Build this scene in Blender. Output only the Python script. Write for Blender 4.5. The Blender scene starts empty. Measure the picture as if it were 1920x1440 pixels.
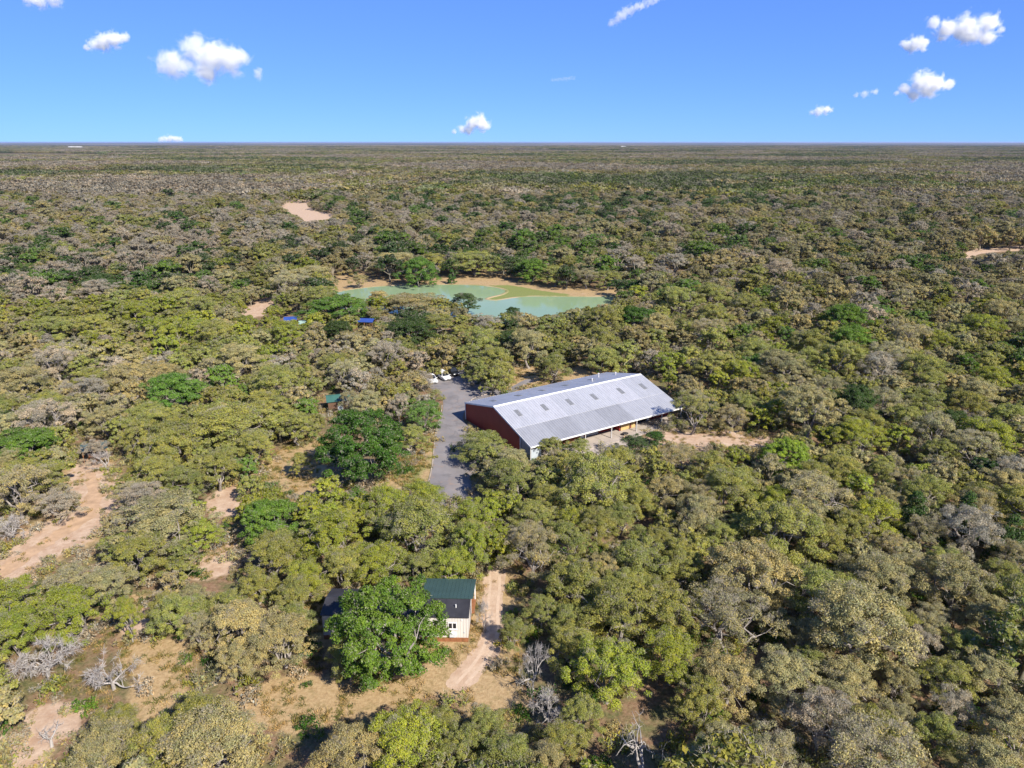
import bpy, bmesh, math, random
import numpy as np
from mathutils import Vector, Matrix

random.seed(11)
RNG = np.random.default_rng(11)
SC = bpy.context.scene
COL = SC.collection

# ------------------------------------------------------------------ camera
FPX, CAMH = 1333.0, 50.0                     # focal length in photo pixels, drone height in metres
PITCH = math.atan(454 / FPX)
cam_d = bpy.data.cameras.new('camera'); cam = bpy.data.objects.new('camera', cam_d); COL.objects.link(cam)
cam.location = (0, 0, CAMH); cam.rotation_euler = (math.pi / 2 - PITCH, 0, 0)
cam_d.sensor_fit = 'HORIZONTAL'; cam_d.sensor_width = 36.0; cam_d.lens = 36.0 * FPX / 1920.0
cam_d.clip_start = 0.5; cam_d.clip_end = 200000.0
SC.camera = cam

# ------------------------------------------------------------------ sky and sun
SUN_AZ = math.atan2(0.66, -0.75)             # measured from +Y towards +X
SUN_EL = math.radians(39.0)
world = bpy.data.worlds.new('World'); SC.world = world; world.use_nodes = True
wn = world.node_tree.nodes; wl = world.node_tree.links; wn.clear()
wo = wn.new('ShaderNodeOutputWorld'); wb = wn.new('ShaderNodeBackground'); wsky = wn.new('ShaderNodeTexSky')
wsky.sky_type = 'NISHITA'; wsky.sun_disc = False
wsky.sun_elevation = SUN_EL; wsky.sun_rotation = SUN_AZ
wsky.altitude = 50.0; wsky.air_density = 0.5; wsky.dust_density = 0.0; wsky.ozone_density = 6.0
wgam = wn.new('ShaderNodeGamma'); wgam.inputs[1].default_value = 0.48           # even out the sky's brightness
wmul = wn.new('ShaderNodeMix'); wmul.data_type = 'RGBA'; wmul.blend_type = 'MULTIPLY'
wmul.inputs[0].default_value = 1.0; wmul.inputs[7].default_value = (0.79, 1.33, 2.6, 1)
wl.new(wsky.outputs[0], wgam.inputs[0]); wl.new(wgam.outputs[0], wmul.inputs[6]); wl.new(wmul.outputs[2], wb.inputs[0])
wb.inputs[1].default_value = 0.10
wl.new(wb.outputs[0], wo.inputs[0])
sun_d = bpy.data.lights.new('sun', 'SUN'); sun = bpy.data.objects.new('sun', sun_d); COL.objects.link(sun)
sun_d.energy = 5.0; sun_d.angle = math.radians(0.53); sun_d.color = (1.0, 0.94, 0.84)
sdir = Vector((math.sin(SUN_AZ) * math.cos(SUN_EL), math.cos(SUN_AZ) * math.cos(SUN_EL), math.sin(SUN_EL)))
sun.rotation_euler = sdir.to_track_quat('Z', 'Y').to_euler(); sun.location = (60, -70, 120)
SC.view_settings.view_transform = 'Standard'; SC.view_settings.look = 'None'
SC.view_settings.exposure = 0.85; SC.view_settings.gamma = 1.0; SC.view_settings.use_curve_mapping = False
SC.render.engine = 'CYCLES'
cy = SC.cycles
cy.max_bounces = 9; cy.diffuse_bounces = 2; cy.glossy_bounces = 2; cy.transmission_bounces = 3
cy.transparent_max_bounces = 4; cy.volume_bounces = 8; cy.use_denoising = True
cy.sample_clamp_indirect = 6.0

# ------------------------------------------------------------------ helpers: pixels <-> ground
def G(x, y, z=0.0):
    """the point at height z seen at photo pixel (x, y)"""
    u = (x - 960) / FPX; v = (y - 720) / FPX
    dz = -(math.sin(PITCH) + v * math.cos(PITCH)); dy = math.cos(PITCH) - v * math.sin(PITCH)
    t = (z - CAMH) / dz
    return (u * t, dy * t, z)
def PX(x, y, z):
    d = y * math.cos(PITCH) + (CAMH - z) * math.sin(PITCH)
    up = y * math.sin(PITCH) - (CAMH - z) * math.cos(PITCH)
    return 960 + FPX * x / d, 720 - FPX * up / d, d
def catmull(pts, n=6, closed=True):
    out = []; m = len(pts)
    for i in range(m if closed else m - 1):
        if closed: p0, p1, p2, p3 = pts[i - 1], pts[i], pts[(i + 1) % m], pts[(i + 2) % m]
        else: p0, p1, p2, p3 = pts[max(i - 1, 0)], pts[i], pts[i + 1], pts[min(i + 2, m - 1)]
        for k in range(n):
            t = k / n
            out.append(tuple(0.5 * ((2 * b) + (-a + c) * t + (2 * a - 5 * b + 4 * c - d) * t * t + (-a + 3 * b - 3 * c + d) * t ** 3)
                             for a, b, c, d in zip(p0, p1, p2, p3)))
    if not closed: out.append(tuple(pts[-1]))
    return out

# ------------------------------------------------------------------ helpers: objects
def obj_from(name, verts, faces, mat, parent=None, smooth=False):
    me = bpy.data.meshes.new(name)
    me.from_pydata([tuple(v) for v in verts], [], [tuple(f) for f in faces]); me.update()
    if mat: me.materials.append(mat)
    if smooth:
        me.polygons.foreach_set('use_smooth', [True] * len(me.polygons))
    o = bpy.data.objects.new(name, me); COL.objects.link(o)
    if parent: o.parent = parent
    return o
class MB:
    def __init__(s): s.v = []; s.f = []
    def add(s, v, f):
        k = len(s.v); s.v += [tuple(p) for p in v]; s.f += [tuple(i + k for i in q) for q in f]; return s
    def box(s, x0, x1, y0, y1, z0, z1):
        return s.add([(x0, y0, z0), (x1, y0, z0), (x1, y1, z0), (x0, y1, z0), (x0, y0, z1), (x1, y0, z1), (x1, y1, z1), (x0, y1, z1)],
                     [(0, 3, 2, 1), (4, 5, 6, 7), (0, 1, 5, 4), (1, 2, 6, 5), (2, 3, 7, 6), (3, 0, 4, 7)])
    def prism(s, poly, axis, a, b):
        """poly of 2-D points extruded along axis (0 x, 1 y, 2 z) from a to b"""
        n = len(poly)
        def mk(p, t):
            return (t, p[0], p[1]) if axis == 0 else (p[0], t, p[1]) if axis == 1 else (p[0], p[1], t)
        v = [mk(p, a) for p in poly] + [mk(p, b) for p in poly]
        f = [tuple(range(n))[::-1], tuple(range(n, 2 * n))] + [(i, (i + 1) % n, n + (i + 1) % n, n + i) for i in range(n)]
        return s.add(v, f)
    def tube(s, pts, rad, sides=6, cap=True):
        pts = [np.array(p, float) for p in pts]; rings = []; n = len(pts); vv = []; ff = []
        for i, p in enumerate(pts):
            t = pts[min(i + 1, n - 1)] - pts[max(i - 1, 0)]; t /= (np.linalg.norm(t) + 1e-9)
            a = np.cross(t, (0, 0, 1.0)) if abs(t[2]) < 0.92 else np.cross(t, (1.0, 0, 0)); a /= np.linalg.norm(a); b = np.cross(t, a)
            for k in range(sides):
                an = 2 * math.pi * k / sides
                vv.append(p + rad[i] * (math.cos(an) * a + math.sin(an) * b))
        for i in range(n - 1):
            for k in range(sides):
                k2 = (k + 1) % sides
                ff.append((i * sides + k, i * sides + k2, (i + 1) * sides + k2, (i + 1) * sides + k))
        if cap: ff.append(tuple(range(sides))[::-1]); ff.append(tuple(range((n - 1) * sides, n * sides)))
        return s.add(vv, ff)
    def obj(s, name, mat, parent=None, smooth=False): return obj_from(name, s.v, s.f, mat, parent, smooth)
def tag(o, label=None, cat=None, group=None, kind=None):
    if label: o['label'] = label
    if cat: o['category'] = cat
    if group: o['group'] = group
    if kind: o['kind'] = kind
    return o
def empty(name, loc=(0, 0, 0), rz=0.0, label=None, cat=None, group=None):
    o = bpy.data.objects.new(name, None); COL.objects.link(o)
    o.location = loc; o.rotation_euler = (0, 0, rz); o.empty_display_size = 0.5
    return tag(o, label, cat, group)

# ------------------------------------------------------------------ helpers: materials
class NT:
    def __init__(s, name):
        s.m = bpy.data.materials.new(name); s.m.use_nodes = True; s.n = s.m.node_tree.nodes; s.l = s.m.node_tree.links; s.n.clear()
        s.out = s.n.new('ShaderNodeOutputMaterial')
    def node(s, t, **kw):
        nd = s.n.new(t)
        for k, v in kw.items(): setattr(nd, k, v)
        return nd
    def set(s, sock, v):
        if hasattr(v, 'default_value') or isinstance(v, bpy.types.NodeSocket): s.l.new(v, sock)
        else: sock.default_value = v
    def noise(s, scale, detail=4, rough=0.55, vec=None, dist=0.0):
        nd = s.node('ShaderNodeTexNoise'); nd.inputs['Scale'].default_value = scale; nd.inputs['Detail'].default_value = detail
        nd.inputs['Roughness'].default_value = rough; nd.inputs['Distortion'].default_value = dist
        if vec is not None: s.l.new(vec, nd.inputs['Vector'])
        return nd.outputs[0]
    def ramp(s, fac, stops):
        nd = s.node('ShaderNodeValToRGB'); cr = nd.color_ramp
        while len(cr.elements) < len(stops): cr.elements.new(0.5)
        for e, (p, c) in zip(cr.elements, stops):
            e.position = p; e.color = (c, c, c, 1) if isinstance(c, (int, float)) else (*c, 1)
        s.set(nd.inputs[0], fac); return nd.outputs[0]
    def mix(s, fac, a, b, mode='MIX'):
        nd = s.node('ShaderNodeMix', data_type='RGBA', blend_type=mode)
        s.set(nd.inputs[0], fac)
        for i, c in ((6, a), (7, b)):
            if isinstance(c, tuple): nd.inputs[i].default_value = (*c, 1)
            else: s.l.new(c, nd.inputs[i])
        return nd.outputs[2]
    def math(s, op, a, b=0.0, c=0.0):
        nd = s.node('ShaderNodeMath', operation=op)
        for i, v in enumerate((a, b, c)): s.set(nd.inputs[i], v)
        return nd.outputs[0]
    def bump(s, h, strength=0.3, dist=0.05):
        nd = s.node('ShaderNodeBump'); nd.inputs['Strength'].default_value = strength; nd.inputs['Distance'].default_value = dist
        s.l.new(h, nd.inputs['Height']); return nd.outputs[0]
    def bsdf(s, col, rough=0.8, metal=0.0, spec=0.3, normal=None, **kw):
        nd = s.node('ShaderNodeBsdfPrincipled')
        if isinstance(col, tuple): nd.inputs['Base Color'].default_value = (*col, 1)
        else: s.l.new(col, nd.inputs['Base Color'])
        s.set(nd.inputs['Roughness'], rough); s.set(nd.inputs['Metallic'], metal); nd.inputs['Specular IOR Level'].default_value = spec
        if normal is not None: s.l.new(normal, nd.inputs['Normal'])
        for k, v in kw.items(): s.set(nd.inputs[k], v)
        s.l.new(nd.outputs[0], s.out.inputs[0]); return nd
    def pos(s): return s.node('ShaderNodeNewGeometry').outputs['Position']
    def objco(s): return s.node('ShaderNodeTexCoord').outputs['Object']

def simple(name, col, rough=0.7, metal=0.0, spec=0.3, var=0.12, scale=3.0, kw=None):
    t = NT(name); n = t.noise(scale, 5, 0.6, t.objco())
    lo = tuple(c * (1 - var) for c in col); hi = tuple(min(1, c * (1 + var)) for c in col)
    c = t.mix(t.ramp(n, [(0.3, 0.0), (0.7, 1.0)]), lo, hi)
    t.bsdf(c, rough, metal, spec, **(kw or {})); return t.m

def leaf_material(name, instanced):
    t = NT(name)
    if instanced: tint = t.node('ShaderNodeAttribute', attribute_type='INSTANCER', attribute_name='tint').outputs['Color']
    else: tint = t.node('ShaderNodeObjectInfo').outputs['Color']
    lv = t.node('ShaderNodeAttribute', attribute_name='lv').outputs['Color']
    sp = t.node('ShaderNodeSeparateColor'); t.l.new(lv, sp.inputs[0])
    br = t.math('MULTIPLY_ADD', sp.outputs[0], 1.0, 0.5)
    comb = t.node('ShaderNodeCombineColor'); [t.l.new(br, comb.inputs[i]) for i in range(3)]
    base = t.mix(1.0, tint, comb.outputs[0], 'MULTIPLY')
    warm = t.mix(1.0, base, (1.30, 1.05, 0.70), 'MULTIPLY'); cool = t.mix(1.0, base, (0.86, 1.0, 1.06), 'MULTIPLY')
    c = t.mix(sp.outputs[2], cool, warm)
    c = t.mix(sp.outputs[1], c, (0.42, 0.37, 0.31))
    d = t.node('ShaderNodeBsdfDiffuse'); t.l.new(c, d.inputs[0])
    tr = t.node('ShaderNodeBsdfTranslucent'); t.l.new(t.mix(1.0, c, (1.1, 1.15, 0.6), 'MULTIPLY'), tr.inputs[0])
    mx = t.node('ShaderNodeMixShader'); mx.inputs[0].default_value = 0.27
    t.l.new(d.outputs[0], mx.inputs[1]); t.l.new(tr.outputs[0], mx.inputs[2]); t.l.new(mx.outputs[0], t.out.inputs[0])
    return t.m
M_LEAF = leaf_material('foliage', False)
M_LEAFI = leaf_material('foliage_wood', True)
M_BARK = simple('bark', (0.25, 0.22, 0.195), 0.95, 0, 0.1, 0.35, 5.0)
M_DEAD = simple('bleached_wood', (0.345, 0.315, 0.29), 0.9, 0, 0.1, 0.22, 4.0)

# ------------------------------------------------------------------ ground layout in photo pixels
CLEAR = dict(
    barn=[(866, 752), (921, 754), (1115, 697), (1203, 698), (1262, 745), (1250, 792), (1190, 812), (1120, 826), (1060, 838), (1040, 826), (990, 862), (940, 836), (866, 795)],
    court=[(1062, 838), (1120, 828), (1185, 812), (1160, 836), (1080, 850)],
    road=[(798, 934), (890, 938), (888, 885), (862, 860), (850, 840), (868, 800), (872, 752), (925, 738), (900, 728), (868, 712), (862, 692), (835, 692), (820, 708), (800, 728), (826, 740), (832, 762), (822, 800), (816, 850), (808, 890)],
    verge=[(814, 815), (812, 880), (800, 905), (720, 912), (770, 880), (798, 842)],
    glade=[(515, 862), (560, 840), (604, 822), (610, 850), (592, 885), (580, 925), (560, 928), (510, 902), (486, 884)],
    sand=[(146, 868), (196, 885), (205, 955), (160, 1005), (70, 1050), (14, 1078), (4, 1050), (58, 1000), (136, 965), (152, 920)],
    nook=[(372, 1042), (442, 1022), (440, 1058), (376, 1076)],
    nick=[(400, 936), (432, 916), (436, 940), (412, 956)],
    cabin=[(600, 1118), (640, 1108), (808, 1112), (885, 1092), (890, 1200), (845, 1206), (606, 1196)],
    track=[(905, 1062), (938, 1068), (950, 1112), (932, 1150), (930, 1176), (946, 1215), (925, 1250), (965, 1318), (905, 1326), (830, 1288), (700, 1318), (622, 1340), (490, 1352), (466, 1325), (480, 1296), (560, 1284), (690, 1288), (842, 1214), (892, 1208), (900, 1120)],
    scrub=[(243, 1134), (270, 1150), (262, 1200), (300, 1215), (338, 1222), (328, 1290), (300, 1328), (270, 1318), (282, 1262), (250, 1220)],
    dust=[(0, 1396), (60, 1392), (52, 1436), (0, 1440)],
    dust_b=[(70, 1335), (126, 1332), (128, 1374), (72, 1378)],
    dead_a=[(28, 1195), (75, 1180), (128, 1205), (130, 1265), (80, 1278), (30, 1250)],
    dead_b=[(145, 1215), (200, 1205), (270, 1230), (268, 1290), (200, 1310), (150, 1270)],
    snag=[(1150, 1330), (1205, 1318), (1262, 1340), (1250, 1400), (1215, 1438), (1190, 1438)],
    pole=[(982, 1200), (1018, 1200), (1022, 1298), (988, 1298)],
    deep_tree=[(615, 790), (750, 790), (756, 860), (722, 900), (640, 902), (602, 878)],
    gap_b=[(404, 938), (440, 926), (444, 956), (408, 966)],
    gap_a=[(232, 1142), (268, 1132), (262, 1180), (236, 1176)],
    lawn=[(974, 684), (1006, 680), (1010, 716), (960, 728), (950, 722)],
    lawn_b=[(1065, 694), (1110, 690), (1112, 700), (1066, 708)],
    yard=[(1232, 815), (1290, 806), (1416, 818), (1426, 830), (1300, 840), (1242, 836)],
    shed=[(612, 736), (648, 733), (650, 752), (612, 758)],
    teal=[(150, 822), (196, 818), (198, 850), (150, 856)],
    pond=[(636, 553), (668, 545), (720, 540), (800, 537), (870, 537), (930, 541), (990, 545), (1060, 551), (1140, 553), (1152, 562), (1098, 576), (1010, 588), (958, 582), (905, 590), (888, 582), (850, 560), (760, 548), (700, 556), (660, 558)],
    bank=[(640, 518), (690, 524), (720, 530), (780, 531), (900, 520), (935, 514), (965, 530), (1060, 545), (1150, 550), (1100, 553), (960, 548), (870, 536), (720, 538), (650, 540)],
    shore=[(600, 556), (640, 520), (668, 512), (700, 522), (770, 524), (850, 522), (905, 514), (940, 506), (985, 520), (1050, 536), (1160, 546), (1180, 556), (1060, 556), (960, 556), (920, 562), (900, 540), (800, 535), (700, 540)],
    spit=[(905, 540), (950, 536), (1010, 546), (1060, 553), (1000, 554), (950, 560), (912, 561), (940, 550)],
    tracks=[(462, 586), (500, 562), (512, 568), (478, 592)],
    blue_a=[(530, 588), (562, 586), (562, 604), (530, 606)],
    blue_b=[(672, 592), (700, 594), (698, 606), (672, 604)],
    pit=[(530, 386), (545, 372), (592, 366), (596, 372), (572, 384), (592, 396), (628, 402), (612, 412), (578, 414), (545, 400)],
    far_road=[(1808, 474), (1840, 466), (1880, 464), (1930, 462), (1930, 470), (1880, 473), (1845, 475), (1812, 482)],
)
CLEAR_LIST = [np.array(v, float) for k, v in CLEAR.items() if k not in ('shore', 'spit')]
CLEAR_BOX = [(p[:, 0].min(), p[:, 0].max(), p[:, 1].min(), p[:, 1].max()) for p in CLEAR_LIST]
def in_poly(x, y, poly):
    c = False; n = len(poly); j = n - 1
    for i in range(n):
        xi, yi = poly[i]; xj, yj = poly[j]
        if (yi > y) != (yj > y) and x < (xj - xi) * (y - yi) / (yj - yi) + xi: c = not c
        j = i
    return c
def blocks_clear(X, Y, R, H):
    """would a tree of radius R and height H hide one of the open places?"""
    cx, cy_, d = PX(X, Y, H * 0.58)
    rx = FPX * R / d * 0.94; dep = math.atan2(CAMH - H * 0.5, Y)
    ry = FPX / d * math.hypot(H * 0.40 * math.cos(dep), R * math.sin(dep)) * 0.95
    for poly, (x0, x1, y0, y1) in zip(CLEAR_LIST, CLEAR_BOX):
        if cx + rx < x0 or cx - rx > x1 or cy_ + ry < y0 or cy_ - ry > y1: continue
        if in_poly(cx, cy_, poly): return True
        if (((poly[:, 0] - cx) / (rx * 0.92)) ** 2 + ((poly[:, 1] - cy_) / (ry * 0.92)) ** 2 < 1).any(): return True
        for k in range(10):
            a = k * math.pi / 5
            if in_poly(cx + rx * math.cos(a), cy_ + ry * math.sin(a), poly): return True
        bx, by, _ = PX(X, Y, 0)
        if in_poly(bx, by, poly): return True
    return False
def world_poly(name, n=6): return [G(x, y)[:2] for x, y in catmull(CLEAR[name], n)]

# ------------------------------------------------------------------ ground sheet (to the horizon)
def axis_lines(a, b, step, far_lo, far_hi, grow=1.16):
    c = list(np.arange(a, b + 1e-6, step)); s = step; x = b
    while x < far_hi: s *= grow; x += s; c.append(x)
    s = step; x = a
    while x > far_lo: s *= grow; x -= s; c.insert(0, x)
    return np.array(c)
gx = axis_lines(-125, 110, 0.9, -90000, 90000); gy = axis_lines(36, 290, 0.9, -3000, 90000)
nx, ny = len(gx), len(gy)
GX, GY = np.meshgrid(gx, gy)
def polymask(name, soft):
    """1 inside, fading over `soft` metres outside"""
    P = np.array(world_poly(name, 4)); Q = np.roll(P, -1, 0)
    x0, y0 = P.min(0) - soft; x1, y1 = P.max(0) + soft
    sel = (GX > x0) & (GX < x1) & (GY > y0) & (GY < y1); out = np.zeros_like(GX)
    if not sel.any(): return out
    px = GX[sel]; py = GY[sel]; dmin = np.full(px.shape, 1e9); ins = np.zeros(px.shape, bool)
    for (ax, ay), (bx, by) in zip(P, Q):
        ex, ey = bx - ax, by - ay; L = ex * ex + ey * ey + 1e-9
        t = np.clip(((px - ax) * ex + (py - ay) * ey) / L, 0, 1)
        dmin = np.minimum(dmin, np.hypot(px - ax - t * ex, py - ay - t * ey))
        c = (ay > py) != (by > py)
        xi = ex * (py - ay) / (ey if abs(ey) > 1e-9 else 1e-9) + ax
        ins ^= c & (px < xi)
    out[sel] = np.where(ins, 1.0, np.clip(1 - dmin / soft, 0, 1)); return out
sandm = np.zeros_like(GX); dry = np.zeros_like(GX)
for k, s in (('sand', 3), ('nook', 3), ('nick', 2), ('gap_a', 2), ('gap_b', 2), ('dust', 3), ('dust_b', 2), ('yard', 3), ('tracks', 5)): sandm = np.maximum(sandm, polymask(k, s))
for k, s in (('verge', 3), ('glade', 4), ('track', 3), ('scrub', 3), ('lawn', 5), ('lawn_b', 4), ('cabin', 3), ('sand', 5)): dry = np.maximum(dry, polymask(k, s))
dry = np.maximum(dry, polymask('shore', 5)); sandm = np.maximum(sandm, 0.28 * polymask('shore', 4)); grassm = polymask('spit', 3)
grassm = np.maximum(grassm, 0.5 * polymask('verge', 2))
sandm *= (1 - grassm)
gv = np.stack([GX.ravel(), GY.ravel(), np.zeros(nx * ny)], 1)
idx = np.arange(nx * ny).reshape(ny, nx)
gf = np.stack([idx[:-1, :-1].ravel(), idx[:-1, 1:].ravel(), idx[1:, 1:].ravel(), idx[1:, :-1].ravel()], 1)
def np_mesh(name, V, Fq, mat, attr=None):
    me = bpy.data.meshes.new(name); n = Fq.shape[1]
    me.vertices.add(len(V)); me.vertices.foreach_set('co', V.astype(np.float32).ravel())
    me.loops.add(Fq.size); me.loops.foreach_set('vertex_index', Fq.astype(np.int32).ravel())
    me.polygons.add(len(Fq)); me.polygons.foreach_set('loop_start', np.arange(0, Fq.size, n, dtype=np.int32))
    me.update(calc_edges=True); me.validate()
    if attr is not None:
        for an, data in attr.items():
            at = me.attributes.new(an, 'FLOAT_COLOR', 'POINT'); at.data.foreach_set('color', data.astype(np.float32).ravel())
    me.materials.append(mat); return me
def ground_material():
    t = NT('woodland_ground'); p = t.pos()
    at = t.node('ShaderNodeAttribute', attribute_name='lay').outputs['Color']
    sp = t.node('ShaderNodeSeparateColor'); t.l.new(at, sp.inputs[0])
    big = t.noise(0.035, 4, 0.6, p); mid = t.noise(0.35, 5, 0.65, p); fine = t.noise(2.6, 6, 0.7, p); grit = t.noise(9.0, 4, 0.7, p)
    litter = t.mix(t.ramp(fine, [(0.35, 0.0), (0.7, 1.0)]), (0.150, 0.085, 0.050), (0.30, 0.20, 0.125))
    weeds = t.mix(t.ramp(fine, [(0.3, 0.0), (0.7, 1.0)]), (0.055, 0.065, 0.024), (0.19, 0.165, 0.075))
    base = t.mix(t.ramp(mid, [(0.42, 0.0), (0.60, 1.0)]), litter, weeds)
    straw = t.mix(t.ramp(fine, [(0.3, 0.0), (0.72, 1.0)]), (0.27, 0.175, 0.085), (0.46, 0.335, 0.185))
    straw = t.mix(t.ramp(t.noise(0.8, 5, 0.7, p), [(0.52, 0.0), (0.68, 0.75)]), straw, (0.20, 0.155, 0.065))
    sandc = t.mix(t.ramp(t.noise(0.6, 5, 0.7, p), [(0.35, 0.0), (0.66, 1.0)]), (0.36, 0.235, 0.155), (0.50, 0.375, 0.275))
    def edge(a):                         # ragged edges
        s_ = t.math('ADD', a, t.math('MULTIPLY', t.math('SUBTRACT', mid, 0.5), 1.3))
        return t.ramp(s_, [(0.42, 0.0), (0.68, 1.0)])
    c = t.mix(edge(sp.outputs[1]), base, straw); c = t.mix(edge(sp.outputs[0]), c, sandc)
    c = t.mix(edge(sp.outputs[2]), c, t.mix(t.ramp(fine, [(0.3, 0.0), (0.7, 1.0)]), (0.12, 0.15, 0.04), (0.24, 0.25, 0.085)))
    # open fields far off between the woods
    ln = t.node('ShaderNodeVectorMath', operation='LENGTH'); t.l.new(p, ln.inputs[0])
    far = t.node('ShaderNodeMapRange'); t.l.new(ln.outputs['Value'], far.inputs[0]); far.inputs[1].default_value = 2500; far.inputs[2].default_value = 6500
    mp = t.node('ShaderNodeMapping'); t.l.new(p, mp.inputs[0]); mp.inputs['Scale'].default_value = (0.35, 1, 1)
    fl = t.noise(0.0006, 5, 0.62, mp.outputs[0])
    field = t.ramp(fl, [(0.40, (0.045, 0.055, 0.04)), (0.52, (0.085, 0.085, 0.065)), (0.58, (0.22, 0.18, 0.13)), (0.66, (0.30, 0.24, 0.175))])
    c = t.mix(far.outputs[0], c, field)
    h = t.math('ADD', t.math('MULTIPLY', fine, 0.7), t.math('MULTIPLY', grit, 0.3))
    t.bsdf(c, 0.95, 0, 0.1, t.bump(h, 0.9, 0.12)); return t.m
M_GROUND = ground_material()
lay = np.stack([sandm.ravel(), dry.ravel(), grassm.ravel(), np.ones(nx * ny)], 1)
ground = bpy.data.objects.new('ground', np_mesh('ground', gv, gf, M_GROUND, {'lay': lay})); COL.objects.link(ground)
tag(ground, 'tan and straw coloured woodland floor reaching to the horizon', 'ground', kind='structure')

def sheet(name, pts, z, mat, label, cat):
    o = obj_from(name, [(x, y, z) for x, y in pts], [tuple(range(len(pts)))], mat)
    return tag(o, label, cat, kind='structure')
# asphalt drive
def asphalt_material():
    t = NT('asphalt'); p = t.pos()
    c = t.mix(t.ramp(t.noise(0.22, 5, 0.6, p), [(0.35, 0.0), (0.65, 1.0)]), (0.158, 0.144, 0.144), (0.222, 0.200, 0.194))
    c = t.mix(t.ramp(t.noise(0.5, 5, 0.7, p, 0.6), [(0.52, 0.0), (0.72, 0.75)]), c, (0.27, 0.185, 0.135))
    c = t.mix(t.ramp(t.noise(0.16, 4, 0.6, p, 1.0), [(0.55, 0.0), (0.60, 0.45), (0.68, 0.0)]), c, (0.085, 0.080, 0.080))     # worn and patched lanes     # washed-on dirt
    c = t.mix(t.ramp(t.noise(14, 3, 0.7, p), [(0.3, 0.0), (0.8, 0.3)]), c, (0.24, 0.235, 0.23))
    t.bsdf(c, 0.85, 0, 0.3, t.bump(t.noise(18, 3, 0.6, p), 0.4, 0.02)); return t.m
M_ASPH = asphalt_material()
ROAD_PX = [(797, 930), (806, 900), (812, 868), (815, 838), (819, 805), (829, 775), (831, 757), (828, 744), (818, 733), (806, 726), (818, 712), (836, 700), (860, 690), (878, 700), (905, 718), (948, 728), (985, 712), (1000, 715), (968, 732), (934, 742), (905, 747), (884, 756), (872, 770), (870, 790), (905, 815), (950, 840), (972, 858), (955, 872), (920, 880), (900, 905), (893, 945), (850, 955)]
sheet('asphalt_drive', [G(x, y)[:2] for x, y in catmull(ROAD_PX, 6)], 0.012, M_ASPH, 'grey asphalt drive curving past the red gable wall', 'drive')
M_CONC = simple('concrete', (0.37, 0.315, 0.265), 0.9, 0, 0.2, 0.14, 0.6)
M_KERB = simple('weathered_kerb', (0.34, 0.285, 0.23), 0.9, 0, 0.2, 0.45, 0.9)
def strip(name, line, w, h, mat, label, cat, z0=0.0):
    m = MB(); L = []; R = []
    for i, p in enumerate(line):
        a = np.array(line[max(i - 1, 0)]); b = np.array(line[min(i + 1, len(line) - 1)]); d = (b - a) / (np.linalg.norm(b - a) + 1e-9)
        n = np.array((-d[1], d[0])) * w / 2; L.append(np.array(p) + n); R.append(np.array(p) - n)
    k = len(line)
    v = [(*q, z0) for q in L] + [(*q, z0 + h) for q in L] + [(*q, z0 + h) for q in R] + [(*q, z0) for q in R]
    f = []
    for i in range(k - 1):
        for r in range(3): f.append((r * k + i, r * k + i + 1, (r + 1) * k + i + 1, (r + 1) * k + i))
    f += [(0, k, 2 * k, 3 * k), (k - 1, 4 * k - 1, 3 * k - 1, 2 * k - 1)]
    m.add(v, f); return tag(m.obj(name, mat), label, cat, kind='structure')
kerb_px = [(799, 916), (806, 894), (811, 868), (814, 838), (818, 806), (826, 780), (829, 760)]
strip('kerb', [G(x, y)[:2] for x, y in catmull(kerb_px, 8, False)], 0.16, 0.10, M_KERB, 'pale low kerb along the outer edge of the asphalt drive', 'kerb', 0.005)
isl_px = [(880, 757), (884, 750), (893, 745), (905, 741), (925, 737)]
strip('kerb', [G(x, y)[:2] for x, y in catmull(isl_px, 8, False)], 0.16, 0.10, M_KERB, 'pale curved kerb of the dirt bed at the barn rear corner', 'kerb', 0.014)
# sandy cabin track
def sand_material():
    t = NT('sandy_track'); p = t.pos()
    c = t.mix(t.ramp(t.noise(0.7, 6, 0.7, p), [(0.35, 0.0), (0.66, 1.0)]), (0.39, 0.265, 0.18), (0.51, 0.38, 0.275))
    c = t.mix(t.ramp(t.noise(3.5, 5, 0.75, p), [(0.56, 0.0), (0.74, 0.6)]), c, (0.30, 0.215, 0.13))
    t.bsdf(c, 0.95, 0, 0.1, t.bump(t.noise(4, 5, 0.7, p), 0.8, 0.08)); return t.m
M_SAND = sand_material()
M_PATH = simple('warm_sand', (0.41, 0.275, 0.175), 0.95, 0, 0.1, 0.22, 0.8)
def ragged(pts, amp, n=5):
    out = []
    for i, (x, y) in enumerate(catmull(pts, n)):
        gx_, gy_, _ = G(x, y); out.append((gx_ + random.uniform(-amp, amp), gy_ + random.uniform(-amp, amp)))
    return out
TRACK_PX = [(908, 1044), (940, 1050), (948, 1090), (942, 1140), (944, 1185), (940, 1215), (918, 1248), (890, 1282), (872, 1296), (846, 1292), (838, 1276), (858, 1252), (880, 1228), (900, 1200), (902, 1150), (906, 1100)]
sheet('sandy_track', ragged(TRACK_PX, 0.16), 0.010, M_SAND,
      'pale sandy vehicle track beside the bare end of the white cabin', 'track')
M_RUT = simple('packed_sand', (0.49, 0.365, 0.265), 0.95, 0, 0.1, 0.12, 1.5)
for off in (-9, 9):
    line = [G(x + off, y)[:2] for x, y in catmull([(924, 1052), (928, 1095), (924, 1140), (924, 1180), (916, 1215), (893, 1250), (864, 1282)], 8, False)]
    strip('wheel_rut', line, 0.34, 0.004, M_RUT, 'pale wheel rut worn along the sandy cabin track', 'rut', 0.0125)['group'] = 'wheel ruts of the sandy track'
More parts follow.
